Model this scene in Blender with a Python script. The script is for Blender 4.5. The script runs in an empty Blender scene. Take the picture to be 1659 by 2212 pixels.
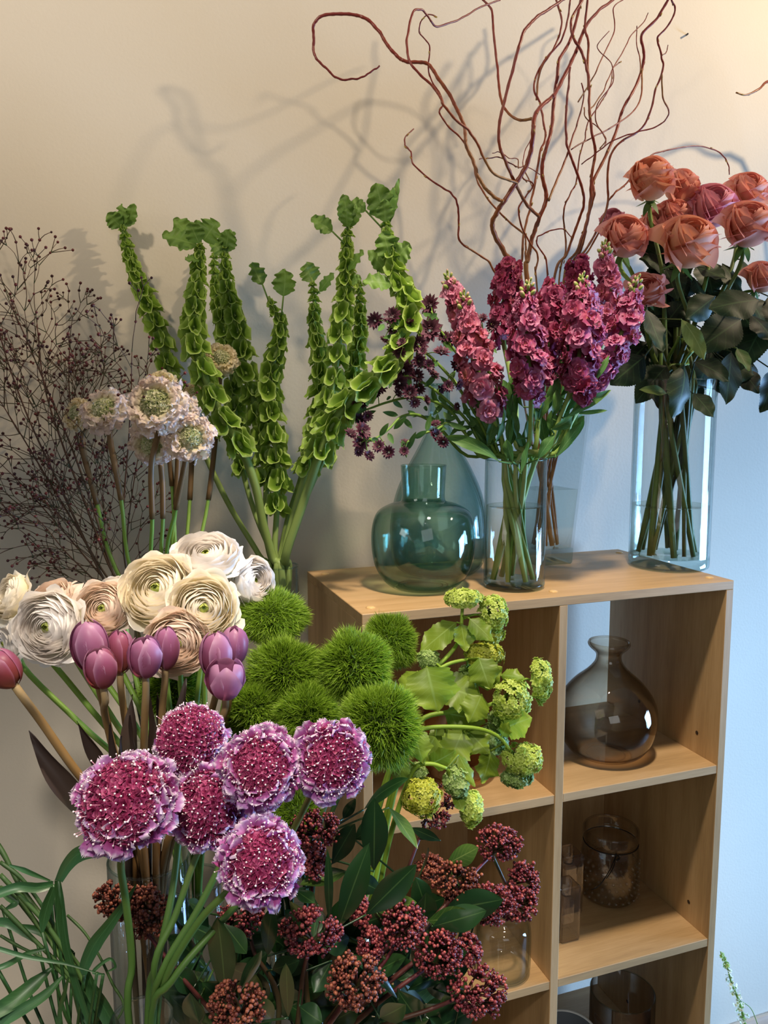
import bpy, bmesh, math, random
import numpy as np
from mathutils import Matrix, Vector
PI = math.pi
rng = np.random.default_rng(7)
SC = bpy.context.scene
COL = SC.collection

# ------------------------------------------------------------------ camera
FPX = 1724.94
CAM = np.array([-0.3132, -0.9919, 1.5123])
YAW, PITCH, ROLL = .334626, .128183, -.0034757
FW = np.array([math.sin(YAW)*math.cos(PITCH), math.cos(YAW)*math.cos(PITCH), -math.sin(PITCH)])
_r = np.array([math.cos(YAW), -math.sin(YAW), 0.0]); _u = np.cross(_r, FW)
RT = _r*math.cos(ROLL)+_u*math.sin(ROLL); UP = -_r*math.sin(ROLL)+_u*math.cos(ROLL)
cd = bpy.data.cameras.new('camera'); cam = bpy.data.objects.new('camera', cd); COL.objects.link(cam)
cd.sensor_fit = 'HORIZONTAL'; cd.sensor_width = 36.0; cd.lens = FPX/1659*36.0
cd.clip_start = .02; cd.clip_end = 50
mw = Matrix.Identity(4)
for i in range(3):
    mw[i][0] = RT[i]; mw[i][1] = UP[i]; mw[i][2] = -FW[i]; mw[i][3] = CAM[i]
cam.matrix_world = mw
SC.camera = cam

# ------------------------------------------------------------------ light
SC.view_settings.view_transform = 'Standard'
SC.view_settings.look = 'None'
SC.view_settings.exposure = 0.22
SC.view_settings.gamma = 1.0
SC.view_settings.use_curve_mapping = False
SC.cycles.transparent_max_bounces = 40
SC.cycles.max_bounces = 10
SC.cycles.caustics_reflective = False
SC.cycles.caustics_refractive = False
SC.cycles.sample_clamp_indirect = 6.0
world = bpy.data.worlds.new('room_daylight'); SC.world = world; world.use_nodes = True
bg = world.node_tree.nodes['Background']
bg.inputs[0].default_value = (0.82, 0.88, 1.0, 1); bg.inputs[1].default_value = 0.045

def area(name, loc, target, sx, sy, power, color, spread=180):
    l = bpy.data.lights.new(name, 'AREA'); l.shape = 'RECTANGLE'; l.size = sx; l.size_y = sy
    l.energy = power; l.color = color; l.spread = math.radians(spread)
    o = bpy.data.objects.new(name, l); COL.objects.link(o); o.location = loc
    d = Vector(target)-Vector(loc); o.rotation_euler = d.to_track_quat('-Z', 'Z').to_euler()
    return o
def spot(name, loc, target, power, color, angle, blend, rad):
    l = bpy.data.lights.new(name, 'SPOT'); l.energy = power; l.color = color
    l.spot_size = math.radians(angle); l.spot_blend = blend; l.shadow_soft_size = rad
    o = bpy.data.objects.new(name, l); COL.objects.link(o); o.location = loc
    d = Vector(target)-Vector(loc); o.rotation_euler = d.to_track_quat('-Z', 'Z').to_euler()
    return o
COOL = (0.31, 0.57, 1.0); WARM = (1.0, 0.76, 0.48)
area('window_light_right', (2.9, -0.55, 0.85), (0.9, 0.34, 0.75), 1.0, 1.1, 52, COOL, 90)
area('window_light_left', (-2.7, -1.15, 1.85), (0.4, 0.1, 1.1), 0.6, 0.9, 6, (1.0, .95, .88))
area('window_light_front', (-0.7, -3.4, 1.9), (-0.1, 0.0, 1.1), 1.5, 1.3, 8, (.90, .95, 1.0))
spot('ceiling_downlight_right', (1.5, -0.55, 2.65), (0.45, 0.34, 2.20), 76, (1.0, .79, .53), 68, .75, .035)
spot('ceiling_downlight_left', (-0.9, -0.75, 2.65), (-0.25, 0.34, 2.3), 46, (1.0, .83, .62), 68, .9, .05)
spot('ceiling_downlight_front', (0.16, -0.44, 2.70), (0.12, -0.24, 1.0), 108, (1.0, .85, .66), 56, .6, .06)
spot('added_flower_fill', (-0.45, -1.65, 2.70), (-0.30, -0.36, 1.12), 105, (1.0, .91, .80), 31, .8, .08)  # added fill spot, not a known fixture; brightens the front flowers

# ------------------------------------------------------------------ helpers
def nrm(a):
    a = np.asarray(a, float); return a/(np.linalg.norm(a)+1e-12)
def ray(px, py): return FW+(px-829.5)/FPX*RT-(py-1106)/FPX*UP
def A(px, py, d): return CAM+d*ray(px, py)                   # point at a given distance
def Y(px, py, y):                                            # point on the plane y
    k = ray(px, py); return CAM+(y-CAM[1])/k[1]*k
def Zp(px, py, z):
    k = ray(px, py); return CAM+(z-CAM[2])/k[2]*k
def S(px, d): return px*d/FPX
def face(dx=0, dy=0, a=1): return nrm(-FW*a+RT*dx+UP*dy)     # a facing, turned right by dx and up by dy
def frame(n):
    n = nrm(n); a = np.array([0, 0, 1.]) if abs(n[2]) < .9 else np.array([1., 0, 0])
    u = nrm(np.cross(a, n)); return u, np.cross(n, u), n
def frames(N, spin):
    N = N/(np.linalg.norm(N, axis=1, keepdims=True)+1e-12)
    a = np.where(np.abs(N[:, 2:3]) < .9, np.array([[0, 0, 1.]]), np.array([[1., 0, 0]]))
    u = np.cross(a, N); u /= np.linalg.norm(u, axis=1, keepdims=True); v = np.cross(N, u)
    c, s = np.cos(spin)[:, None], np.sin(spin)[:, None]
    u2 = u*c+v*s; v2 = -u*s+v*c
    return np.stack([u2, v2, N], axis=2)                     # columns
def hx(h):
    h = h.lstrip('#'); c = [int(h[i:i+2], 16)/255 for i in (0, 2, 4)]
    return tuple([x/12.92 if x <= .04045 else ((x+.055)/1.055)**2.4 for x in c]+[1.0])

class MB:
    def __init__(s): s.v = []; s.f = []; s.c = []; s.n = 0
    def add(s, v, f, c=None):
        v = np.asarray(v, float).reshape(-1, 3)
        if c is None: c = np.tile([.5, .5, .5], (len(v), 1))
        c = np.asarray(c, float)
        if c.ndim == 1: c = np.tile(c, (len(v), 1))
        for a in (f if isinstance(f, list) else [f]):
            a = np.asarray(a)
            if a.size: s.f.append(a+s.n)
        s.v.append(v); s.c.append(c); s.n += len(v)
    def arr(s): return np.concatenate(s.v), list(s.f), np.concatenate(s.c)
    def inst(s, T, pos, R=None, scale=1.0, rb=None, rg=None):
        tv, tf, tc = T; N = len(pos); K = len(tv)
        sc = np.asarray(scale, float)
        sc = sc if sc.ndim == 0 else (sc[:, None, None] if sc.ndim == 1 else sc[:, None, :])
        V = np.broadcast_to(tv[None], (N, K, 3))*sc
        if R is not None: V = np.einsum('nij,nkj->nki', R, V)
        V = V+np.asarray(pos)[:, None, :]
        Cc = np.tile(tc[None], (N, 1, 1))
        Cc[:, :, 2] = (rng.random(N) if rb is None else np.broadcast_to(rb, N))[:, None]
        if rg is not None: Cc[:, :, 1] = np.broadcast_to(rg, N)[:, None]
        off = (np.arange(N)*K)[:, None, None]
        F = [(f[None]+off).reshape(-1, f.shape[1]) for f in tf]
        s.add(V.reshape(-1, 3), F, Cc.reshape(-1, 3))
    def mesh(s, name, org=(0, 0, 0)):
        me = bpy.data.meshes.new(name)
        v, fs, c = s.arr(); v = v-np.asarray(org)
        me.vertices.add(len(v)); me.vertices.foreach_set('co', v.ravel())
        li = np.concatenate([f.ravel() for f in fs]); lt = np.concatenate([np.full(len(f), f.shape[1]) for f in fs])
        ls = np.concatenate([[0], np.cumsum(lt)[:-1]])
        me.loops.add(len(li)); me.loops.foreach_set('vertex_index', li.astype(np.int32))
        me.polygons.add(len(lt)); me.polygons.foreach_set('loop_start', ls.astype(np.int32))
        me.polygons.foreach_set('loop_total', lt.astype(np.int32))
        at = me.color_attributes.new('Col', 'FLOAT_COLOR', 'POINT')
        at.data.foreach_set('color', np.hstack([c, np.ones((len(c), 1))]).ravel().astype(np.float32))
        me.update(calc_edges=True); me.validate()
        return me
ORG = {}
def thing(name, label, cat, loc, group=None):
    o = bpy.data.objects.new(name, None); COL.objects.link(o); o.empty_display_size = .02
    o.location = [float(x) for x in loc]; ORG[o] = np.asarray(loc, float)
    o['label'] = label; o['category'] = cat
    if group: o['group'] = group
    return o
def obj(name, mb, mat, parent=None, smooth=True, label=None, cat=None, group=None, kind=None, org=None):
    if parent is not None: g = ORG[parent]
    else: g = np.asarray(org if org is not None else (0, 0, 0), float)
    me = mb.mesh(name, g); me.materials.append(mat)
    me.polygons.foreach_set('use_smooth', [smooth]*len(me.polygons))
    o = bpy.data.objects.new(name, me); COL.objects.link(o); ORG[o] = g
    if parent is not None: o.parent = parent
    else: o.location = [float(x) for x in g]
    for k, v in (('label', label), ('category', cat), ('group', group), ('kind', kind)):
        if v: o[k] = v
    return o

_g = {}
def gridf(n, m):
    if (n, m) not in _g:
        i, j = np.meshgrid(np.arange(n), np.arange(m), indexing='ij'); a = (i*(m+1)+j).ravel()
        _g[(n, m)] = np.stack([a, a+1, a+m+2, a+m+1], 1)
    return _g[(n, m)]
def spline(pts, sub=5):
    P = np.asarray(pts, float)
    if len(P) < 3: 
        t = np.linspace(0, 1, sub+1)[:, None]; return P[0]*(1-t)+P[-1]*t
    Q = np.vstack([2*P[0]-P[1], P, 2*P[-1]-P[-2]]); out = []
    t = np.arange(sub)[:, None]/sub
    for i in range(1, len(Q)-2):
        a, b, c, d = Q[i-1:i+3]
        out.append(.5*((2*b)+(-a+c)*t+(2*a-5*b+4*c-d)*t**2+(-a+3*b-3*c+d)*t**3))
    out.append(P[-1][None]); return np.vstack(out)
def tube(M, pts, r, n=6, sub=5, rb=None, cap=True, knots=0, flat=1.0):
    """r: one radius, or a list of radii over the path"""
    C = spline(pts, sub) if sub else np.asarray(pts, float); K = len(C)
    rr = np.interp(np.linspace(0, 1, K), np.linspace(0, 1, len(np.atleast_1d(r))), np.atleast_1d(r)) if np.size(r) > 1 else np.full(K, float(r))
    if knots: rr = rr*(1+.16*np.maximum(0, np.sin(np.arange(K)*knots)))
    T = np.gradient(C, axis=0); T /= np.linalg.norm(T, axis=1, keepdims=True)+1e-12
    u, v, _ = frame(T[0]); U = [u]
    for i in range(1, K):
        u = U[-1]-T[i]*np.dot(U[-1], T[i]); U.append(nrm(u))
    U = np.array(U); V = np.cross(T, U)
    a = np.arange(n)*2*PI/n
    R = C[:, None]+rr[:, None, None]*(np.cos(a)[None, :, None]*U[:, None]+flat*np.sin(a)[None, :, None]*V[:, None])
    i, j = np.meshgrid(np.arange(K-1), np.arange(n), indexing='ij')
    a0 = (i*n+j).ravel(); b0 = (i*n+(j+1) % n).ravel()
    F = [np.stack([a0, b0, b0+n, a0+n], 1)]
    if cap and n > 2:
        F += [np.arange(n)[::-1][None], (np.arange(n)+(K-1)*n)[None]]
    c = np.zeros((K, n, 3)); c[..., 0] = np.linspace(0, 1, K)[:, None]; c[..., 1] = .5; c[..., 2] = rng.random() if rb is None else rb
    M.add(R.reshape(-1, 3), F, c.reshape(-1, 3))
    return C
def lathe(M, prof, c, n=48, rb=.5):
    P = np.asarray(prof, float); K = len(P); a = np.arange(n)*2*PI/n
    V = np.stack([P[:, 0:1]*np.cos(a), P[:, 0:1]*np.sin(a), np.repeat(P[:, 1:2], n, 1)], 2)+np.asarray(c)
    i, j = np.meshgrid(np.arange(K-1), np.arange(n), indexing='ij')
    a0 = (i*n+j).ravel(); b0 = (i*n+(j+1) % n).ravel()
    cc = np.zeros((K, n, 3)); cc[..., 0] = np.linspace(0, 1, K)[:, None]; cc[..., 2] = rb
    M.add(V.reshape(-1, 3), np.stack([a0, b0, b0+n, a0+n], 1), cc.reshape(-1, 3))
def box(M, lo, hi, bev=0.0, n=2):
    bm = bmesh.new(); bmesh.ops.create_cube(bm, size=1)
    lo = np.asarray(lo, float); hi = np.asarray(hi, float)
    for v in bm.verts: v.co = Vector(((v.co.x+.5)*(hi[0]-lo[0])+lo[0], (v.co.y+.5)*(hi[1]-lo[1])+lo[1], (v.co.z+.5)*(hi[2]-lo[2])+lo[2]))
    if bev: bmesh.ops.bevel(bm, geom=list(bm.edges), offset=bev, segments=n, affect='EDGES')
    bm.verts.index_update(); v = np.array([w.co[:] for w in bm.verts])
    M.add(v, [np.array([[w.index for w in f.verts]]) for f in bm.faces]); bm.free()
def ico(sub):
    bm = bmesh.new(); bmesh.ops.create_icosphere(bm, subdivisions=sub, radius=1); bm.verts.index_update()
    v = np.array([w.co[:] for w in bm.verts]); f = np.array([[w.index for w in q.verts] for q in bm.faces]); bm.free()
    return v, [f], np.tile([.5, .5, .5], (len(v), 1))
ICO1, ICO2 = ico(1), ico(2)

def w_ovate(s, pos=.4): return np.where(s < pos, np.sin(s/pos*PI/2), np.cos((s-pos)/(1-pos)*PI/2)**.85)
def w_heart(s): return np.maximum(w_ovate(s, .38), 0)**.72
def w_petal(s): return (.35+.65*np.sin(np.minimum(s*1.25, 1)*PI/2))*np.sqrt(np.maximum(0, 1-np.maximum(0, (s-.72)/.285)**2.2))
def w_lance(s): return np.sin(np.clip(s, 0, 1)**.75*PI)**.8*.98+.02
def w_strap(s): return (.75+.25*np.sin(s*PI))*np.minimum(1, (1-s)*4)**.6
def leaf(M, base, d, n, L, W, bend=0., cup=0., prof=w_ovate, ruf=0., rk=3, nl=8, nw=6, ser=0., serk=9, twist=0., rb=None, bend0=0., lobe=0.):
    """A blade growing from base along d with its upper face towards n."""
    d = nrm(d); n = nrm(np.asarray(n)-d*np.dot(n, d)); b = np.cross(n, d)
    s = np.linspace(0, 1, nl+1); a = bend0+bend*s
    dx = np.cos(a); dz = np.sin(a)
    cx = np.concatenate([[0], np.cumsum((dx[1:]+dx[:-1])/2)])*L/nl; cz = np.concatenate([[0], np.cumsum((dz[1:]+dz[:-1])/2)])*L/nl
    ce = np.asarray(base)+cx[:, None]*d+cz[:, None]*n
    ns = -np.sin(a)[:, None]*d+np.cos(a)[:, None]*n
    t = np.linspace(-1, 1, nw+1); w = W*prof(s)
    if ser: w = w*(1+ser*(np.abs(np.sin(s*serk*PI))-.5)*np.minimum(1, s*6))
    ph = rng.random()*6.28; sg = (-1)**rng.integers(2)
    tw = twist*s
    bb = b[None]*np.cos(tw)[:, None]+ns*np.sin(tw)[:, None]; nn = -b[None]*np.sin(tw)[:, None]+ns*np.cos(tw)[:, None]
    off = cup*W*(t[None]**2)*prof(s)[:, None]+ruf*W*np.sin(rk*PI*s[:, None]*1.7+ph+sg*t[None]*2.2)*np.abs(t[None])**1.3*np.minimum(1, s*1.6)[:, None]
    V = ce[:, None]+(w[:, None]*t[None])[..., None]*bb[:, None]+off[..., None]*nn[:, None]
    if lobe: V = V-(lobe*L*s[:, None]**3*(np.abs(np.sin(1.5*PI*t))**.8)[None])[..., None]*d
    c = np.zeros(V.shape); c[..., 0] = s[:, None]; c[..., 1] = np.abs(t)[None]; c[..., 2] = rng.random() if rb is None else rb
    M.add(V.reshape(-1, 3), gridf(nl, nw), c.reshape(-1, 3))
def leafpx(M, p0, p1, W, n, bend=.3, **k):
    """Blade whose base and tip are given as points; bend arches it."""
    p0 = np.asarray(p0); p1 = np.asarray(p1); d = p1-p0; L = np.linalg.norm(d)
    leaf(M, p0, d, n, L*(1+bend*bend*.04), W, bend=-bend, bend0=bend/2, **k)
def shellpetal(M, c, Fr, r, ky, az, daz, th0, th1, rnd=.35, curl=0., point=0., nl=7, nw=8, wob=.0, rb=None, base=.45, lift=0., fold=.0, c0=0., ov=.05):
    u, v, n = Fr; s = np.linspace(0, 1, nl+1)[:, None]; t = np.linspace(-1, 1, nw+1)[None]
    the = th1+(th0-th1)*(rnd*np.abs(t)**2.6)-point*np.maximum(0, 1-np.abs(t))**1.4
    th = th0+(the-th0)*s
    ph = rng.random()*6.28
    wd = base+(1-base)*np.sin(np.minimum(1, s*1.5)*PI/2)
    aa = az+daz*t*wd
    q = np.maximum(0, (s-.55)/.45)
    rad = r*(1+ov*t+wob*s*np.sin(t*4+ph)+curl*q**2*(1-fold*np.abs(t)))
    st = np.maximum(np.sin(th), .02)
    V = np.asarray(c)+(rad*st*np.cos(aa))[..., None]*u+(rad*st*np.sin(aa))[..., None]*v+(ky*r*np.cos(th)+lift*r-curl*.55*r*q**2.6+wob*.6*r*s*np.cos(t*5+ph))[..., None]*n
    col = np.zeros(V.shape); col[..., 0] = s; col[..., 1] = np.abs(t)*np.ones_like(s); col[..., 2] = rng.random() if rb is None else rb
    if c0: col[..., 0] = c0+(1-c0)*s
    M.add(V.reshape(-1, 3), gridf(nl, nw), col.reshape(-1, 3))

# ------------------------------------------------------------------ materials
def base_mat(name):
    m = bpy.data.materials.new(name); m.use_nodes = True; nt = m.node_tree; nt.nodes.clear()
    out = nt.nodes.new('ShaderNodeOutputMaterial'); return m, nt, out
def ramp(nt, stops, fac):
    r = nt.nodes.new('ShaderNodeValToRGB'); e = r.color_ramp.elements
    e[0].position = stops[0][0]; e[0].color = hx(stops[0][1]); e[1].position = stops[-1][0]; e[1].color = hx(stops[-1][1])
    for p, h in stops[1:-1]: q = e.new(p); q.color = hx(h)
    nt.links.new(fac, r.inputs[0]); return r.outputs[0]
def mth(nt, op, a, b=None, c=None):
    m = nt.nodes.new('ShaderNodeMath'); m.operation = op
    for i, x in enumerate((a, b, c)):
        if x is None: continue
        if isinstance(x, (int, float)): m.inputs[i].default_value = x
        else: nt.links.new(x, m.inputs[i])
    return m.outputs[0]
def mixc(nt, fac, a, b, blend='MIX'):
    m = nt.nodes.new('ShaderNodeMix'); m.data_type = 'RGBA'; m.blend_type = blend
    for k, x in ((0, fac), (6, a), (7, b)):
        if isinstance(x, (int, float)): m.inputs[k].default_value = x
        elif isinstance(x, tuple): m.inputs[k].default_value = x
        else: nt.links.new(x, m.inputs[k])
    return m.outputs[2]
def noise(nt, scale, detail=3, vec=None, stretch=None):
    tc = nt.nodes.new('ShaderNodeTexCoord'); n = nt.nodes.new('ShaderNodeTexNoise'); n.inputs['Scale'].default_value = scale; n.inputs['Detail'].default_value = detail
    src = tc.outputs['Object']
    if stretch:
        mp = nt.nodes.new('ShaderNodeMapping'); mp.inputs['Scale'].default_value = stretch; nt.links.new(src, mp.inputs[0]); src = mp.outputs[0]
    nt.links.new(src, n.inputs['Vector']); return n.outputs['Fac']
def plant(name, stops, var=.25, ch=0, rough=.5, trans=.25, spec=.35, mid=None, nsc=60, namp=.18, edge=None, coat=0., tip=None, veins=7.5):
    """Plant tissue: the ramp runs base to tip (ch 0) or midrib to margin (ch 1), varied per leaf."""
    m, nt, out = base_mat(name)
    at = nt.nodes.new('ShaderNodeAttribute'); at.attribute_name = 'Col'
    sp = nt.nodes.new('ShaderNodeSeparateColor'); nt.links.new(at.outputs['Color'], sp.inputs[0])
    nz = noise(nt, nsc)
    f = mth(nt, 'ADD', sp.outputs[ch], mth(nt, 'MULTIPLY', mth(nt, 'SUBTRACT', sp.outputs[2], .5), var))
    f = mth(nt, 'ADD', f, mth(nt, 'MULTIPLY', mth(nt, 'SUBTRACT', nz, .5), namp*2))
    col = ramp(nt, stops, f)
    if mid:      # pale midrib
        k = nt.nodes.new('ShaderNodeMapRange'); k.inputs[1].default_value = .07; k.inputs[2].default_value = .02; nt.links.new(sp.outputs[1], k.inputs[0])
        vs = mth(nt, 'SINE', mth(nt, 'MULTIPLY', mth(nt, 'SUBTRACT', sp.outputs[0], mth(nt, 'MULTIPLY', sp.outputs[1], .28)), 6.2832*veins))
        kv = mth(nt, 'POWER', mth(nt, 'MAXIMUM', vs, 0.0), 14.0)
        col = mixc(nt, mth(nt, 'MULTIPLY', mth(nt, 'MAXIMUM', mth(nt, 'MULTIPLY', k.outputs[0], .8), mth(nt, 'MULTIPLY', kv, .38)), .75), col, hx(mid))
    if edge:     # pale margin
        k = nt.nodes.new('ShaderNodeMapRange'); k.inputs[1].default_value = edge[1]; k.inputs[2].default_value = 1.0; nt.links.new(sp.outputs[edge[2]], k.inputs[0])
        col = mixc(nt, mth(nt, 'MULTIPLY', k.outputs[0], edge[3]), col, hx(edge[0]))
    b = nt.nodes.new('ShaderNodeBsdfPrincipled'); nt.links.new(col, b.inputs['Base Color'])
    b.inputs['Roughness'].default_value = rough; b.inputs['Specular IOR Level'].default_value = spec
    if coat: b.inputs['Coat Weight'].default_value = coat; b.inputs['Coat Roughness'].default_value = .15
    sh = b.outputs[0]
    if trans:
        tr = nt.nodes.new('ShaderNodeBsdfTranslucent'); nt.links.new(col, tr.inputs[0])
        mx = nt.nodes.new('ShaderNodeMixShader'); mx.inputs[0].default_value = trans
        nt.links.new(b.outputs[0], mx.inputs[1]); nt.links.new(tr.outputs[0], mx.inputs[2]); sh = mx.outputs[0]
    nt.links.new(sh, out.inputs[0]); return m
def plain(name, h, rough=.5, spec=.4, nsc=30, namp=.06, metal=0.):
    m, nt, out = base_mat(name); c = hx(h)
    nz = noise(nt, nsc); col = mixc(nt, nz, tuple([x*(1-namp) for x in c[:3]]+[1]), tuple([min(1, x*(1+namp)) for x in c[:3]]+[1]))
    b = nt.nodes.new('ShaderNodeBsdfPrincipled'); nt.links.new(col, b.inputs['Base Color']); b.inputs['Roughness'].default_value = rough
    b.inputs['Specular IOR Level'].default_value = spec; b.inputs['Metallic'].default_value = metal
    nt.links.new(b.outputs[0], out.inputs[0]); return m
def thin_glass(name, tint, edge, power=2.5, refl=1.0, blend=1.5, rough=0.):
    """Wall of blown glass: straight through, darker and deeper in colour where the eye looks along it."""
    m, nt, out = base_mat(name)
    lw = nt.nodes.new('ShaderNodeLayerWeight'); lw.inputs['Blend'].default_value = .5
    col = mixc(nt, mth(nt, 'POWER', lw.outputs['Facing'], power), tint+(1,), edge+(1,))
    tr = nt.nodes.new('ShaderNodeBsdfTransparent'); nt.links.new(col, tr.inputs[0])
    gl = nt.nodes.new('ShaderNodeBsdfGlossy'); gl.inputs['Roughness'].default_value = rough
    fr = nt.nodes.new('ShaderNodeFresnel'); fr.inputs[0].default_value = blend
    # Fresnel seen from the back of a face is total reflection, so take the front value on both sides
    geo = nt.nodes.new('ShaderNodeNewGeometry')
    ior = mixc(nt, geo.outputs['Backfacing'], (blend, blend, blend, 1), (1/blend, 1/blend, 1/blend, 1))
    nt.links.new(ior, fr.inputs[0])
    mx = nt.nodes.new('ShaderNodeMixShader'); nt.links.new(mth(nt, 'MULTIPLY', fr.outputs[0], refl), mx.inputs[0])
    nt.links.new(tr.outputs[0], mx.inputs[1]); nt.links.new(gl.outputs[0], mx.inputs[2]); nt.links.new(mx.outputs[0], out.inputs[0])
    return m
def solid_glass(name, tint, ior=1.45):
    m, nt, out = base_mat(name); g = nt.nodes.new('ShaderNodeBsdfGlass'); g.inputs['Color'].default_value = tint+(1,)
    g.inputs['IOR'].default_value = ior; g.inputs['Roughness'].default_value = 0
    tr = nt.nodes.new('ShaderNodeBsdfTransparent'); tr.inputs[0].default_value = tint+(1,)
    mx = nt.nodes.new('ShaderNodeMixShader'); mx.inputs[0].default_value = .6
    nt.links.new(g.outputs[0], mx.inputs[1]); nt.links.new(tr.outputs[0], mx.inputs[2])
    nt.links.new(mx.outputs[0], out.inputs[0]); return m
def wood(name, stretch, rough=.42):
    m, nt, out = base_mat(name)
    n1 = noise(nt, 3.0, 6, stretch=stretch); n2 = noise(nt, 9.0, 3, stretch=tuple(3*x for x in stretch)); 
    f = mth(nt, 'ADD', mth(nt, 'MULTIPLY', n1, .7), mth(nt, 'MULTIPLY', n2, .3))
    col = ramp(nt, [(.30, '#a8875f'), (.45, '#b99669'), (.6, '#c5a276'), (.75, '#b38d61')], f)
    b = nt.nodes.new('ShaderNodeBsdfPrincipled'); nt.links.new(col, b.inputs['Base Color'])
    b.inputs['Roughness'].default_value = rough; b.inputs['Specular IOR Level'].default_value = .45
    nt.links.new(b.outputs[0], out.inputs[0]); return m
def wallmat():
    m, nt, out = base_mat('painted_plaster')
    n1 = noise(nt, 2.2, 4); n2 = noise(nt, 190, 2)
    col = ramp(nt, [(.3, '#cdc3b2'), (.7, '#d5ccbc')], n1)
    b = nt.nodes.new('ShaderNodeBsdfPrincipled'); nt.links.new(col, b.inputs['Base Color']); b.inputs['Roughness'].default_value = .75; b.inputs['Specular IOR Level'].default_value = .2
    bp = nt.nodes.new('ShaderNodeBump'); bp.inputs['Strength'].default_value = .12; bp.inputs['Distance'].default_value = .002
    nt.links.new(n2, bp.inputs['Height']); nt.links.new(bp.outputs[0], b.inputs['Normal'])
    nt.links.new(b.outputs[0], out.inputs[0]); return m

# ------------------------------------------------------------------ the room
M_wall = wallmat(); M_white = plain('white_gloss_paint', '#d9dade', .35)
M_floor = plain('dark_floor', '#4a4038', .5); M_ceil = plain('ceiling_paint', '#e4e0d6', .8)
WY = .341
m = MB(); box(m, (-3.2, WY, 0), (3.4, WY+.1, 2.75)); obj('wall_back', m, M_wall, kind='structure', smooth=False)
m = MB(); box(m, (-3.2, -4.2, -.05), (3.4, WY+.1, 0)); obj('floor', m, M_floor, kind='structure', smooth=False)
m = MB(); box(m, (-3.2, -4.2, 2.75), (3.4, WY+.1, 2.8)); obj('ceiling', m, M_ceil, kind='structure', smooth=False)
m = MB(); box(m, (.66, WY-.016, 0), (3.4, WY, .095), .004); obj('baseboard_back', m, M_white, kind='structure')

m = MB(); tube(m, [Y(1482, 76, WY+.004), Y(1486, 73, WY-.010)], .0016, 6, sub=1)
obj('nail', m, plain('old_nail', '#4a4038', .5), None, label='tiny nail left in the wall at the upper right', cat='nail', org=Y(1484, 75, WY))
# ------------------------------------------------------------------ the shelf unit
M_wx = wood('beech_laminate_along', (1, 14, 14)); M_wz = wood('beech_laminate_upright', (14, 14, 1)); M_back = wood('beech_backing', (14, 1, 1), .6)
M_cap = plain('screw_cap_plastic', '#d9b57e', .35); M_hole = plain('screw_hole_shadow', '#3a2a1c', .8)
W_, D_, T_, P_, H_ = .62, .306, .0142, .3065, 1.2405
cab = thing('cube_shelf', 'beech laminate cube shelving unit two columns wide against the wall', 'shelf', (W_/2, D_/2, 0))
def board(name, lo, hi, mat, lab=None): 
    m = MB(); box(m, lo, hi, .0008, 1); return obj(name, m, mat, cab, smooth=False, label=lab)
board('top_panel', (0, 0, H_-T_), (W_, D_, H_), M_wx)
tp = [(.022, .03), (.022, D_-.035), (W_/2, .03), (W_/2, D_-.03), (W_-.022, .03), (W_-.022, D_-.035)]
for x, y in tp:
    m = MB(); lathe(m, [(0, .0022), (.004, .0020), (.0068, .0008), (.0068, 0)], (x, y, H_), 20); obj('screw_cap', m, M_cap, cab)
for x in (0, W_-T_): board('side_panel', (x, 0, 0), (x+T_, D_, H_-T_), M_wz)
board('divider', (W_/2-T_/2, 0, 0), (W_/2+T_/2, D_, H_-T_), M_wz)
for k in range(1, 4):
    z = H_-k*P_
    board('shelf_board', (T_, .0006, z-T_), (W_/2-T_/2, D_, z), M_wx); board('shelf_board', (W_/2+T_/2, .0006, z-T_), (W_-T_, D_, z), M_wx)
    for yy in (.05, .205):
        for (cx, sx) in ((W_-T_, -1),):
            m = MB(); v = np.array([(cx+sx*.0004, yy+.0035*math.cos(a), z+.036+.0035*math.sin(a)) for a in np.arange(12)*PI/6]); m.add(v, np.arange(12)[None]); obj('screw_hole', m, M_hole, cab)
board('bottom_panel', (T_, .0006, .02), (W_-T_, D_, .02+T_), M_wx)
for k in range(3): board('back_panel', (T_, D_-.004, H_-(k+1)*P_), (W_/2-T_/2, D_, H_-T_-k*P_), M_back)
board('back_panel', (W_/2+T_/2, D_-.004, H_-2*P_), (W_-T_, D_, H_-T_-P_), M_back)

# ------------------------------------------------------------------ tables below the frame
M_tab = wood('table_top_wood', (1, 10, 10)); TZ = .74
tab = thing('work_table', 'low wooden table carrying the front vases', 'table', (-.33, -.4, 0))
m = MB(); box(m, (-.75, -.62, TZ-.03), (.02, -.17, TZ), .003); obj('table_top', m, M_tab, tab)
for x in (-.71, -.02):
    for y in (-.58, -.21):
        m = MB(); box(m, (x-.02, y-.02, 0), (x+.02, y+.02, TZ-.03), .002); obj('leg', m, M_tab, tab)
m = MB(); a = np.arange(40)*2*PI/40
ps = thing('pedestal_table', 'small dark oval pedestal table behind the flower heads, mostly hidden', 'table', (-.18, .14, 0))
ov = lambda z, rx, ry: np.stack([-.18+rx*np.cos(a), .14+ry*np.sin(a), np.full(40, z)], 1)
def slab(M, z0, z1, rx, ry, c=(-.18, .14)):
    i = np.arange(40); F = np.stack([i, (i+1) % 40, (i+1) % 40+40, i+40], 1)
    M.add(np.vstack([ov(z0, rx, ry), ov(z1, rx, ry)]), [F, i[::-1][None], (i+40)[None]])
M_dark = plain('dark_stained_wood', '#3b2a20', .5)
PZ = .985
slab(m, PZ-.018, PZ, .155, .10); obj('table_top', m, M_dark, ps)
m = MB(); lathe(m, [(.018, .03), (.014, .3), (.013, .8), (.03, PZ-.018)], (-.14, .14, 0), 20); obj('column', m, M_dark, ps)
m = MB(); slab(m, 0, .03, .14, .11); obj('foot', m, M_dark, ps)

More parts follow.
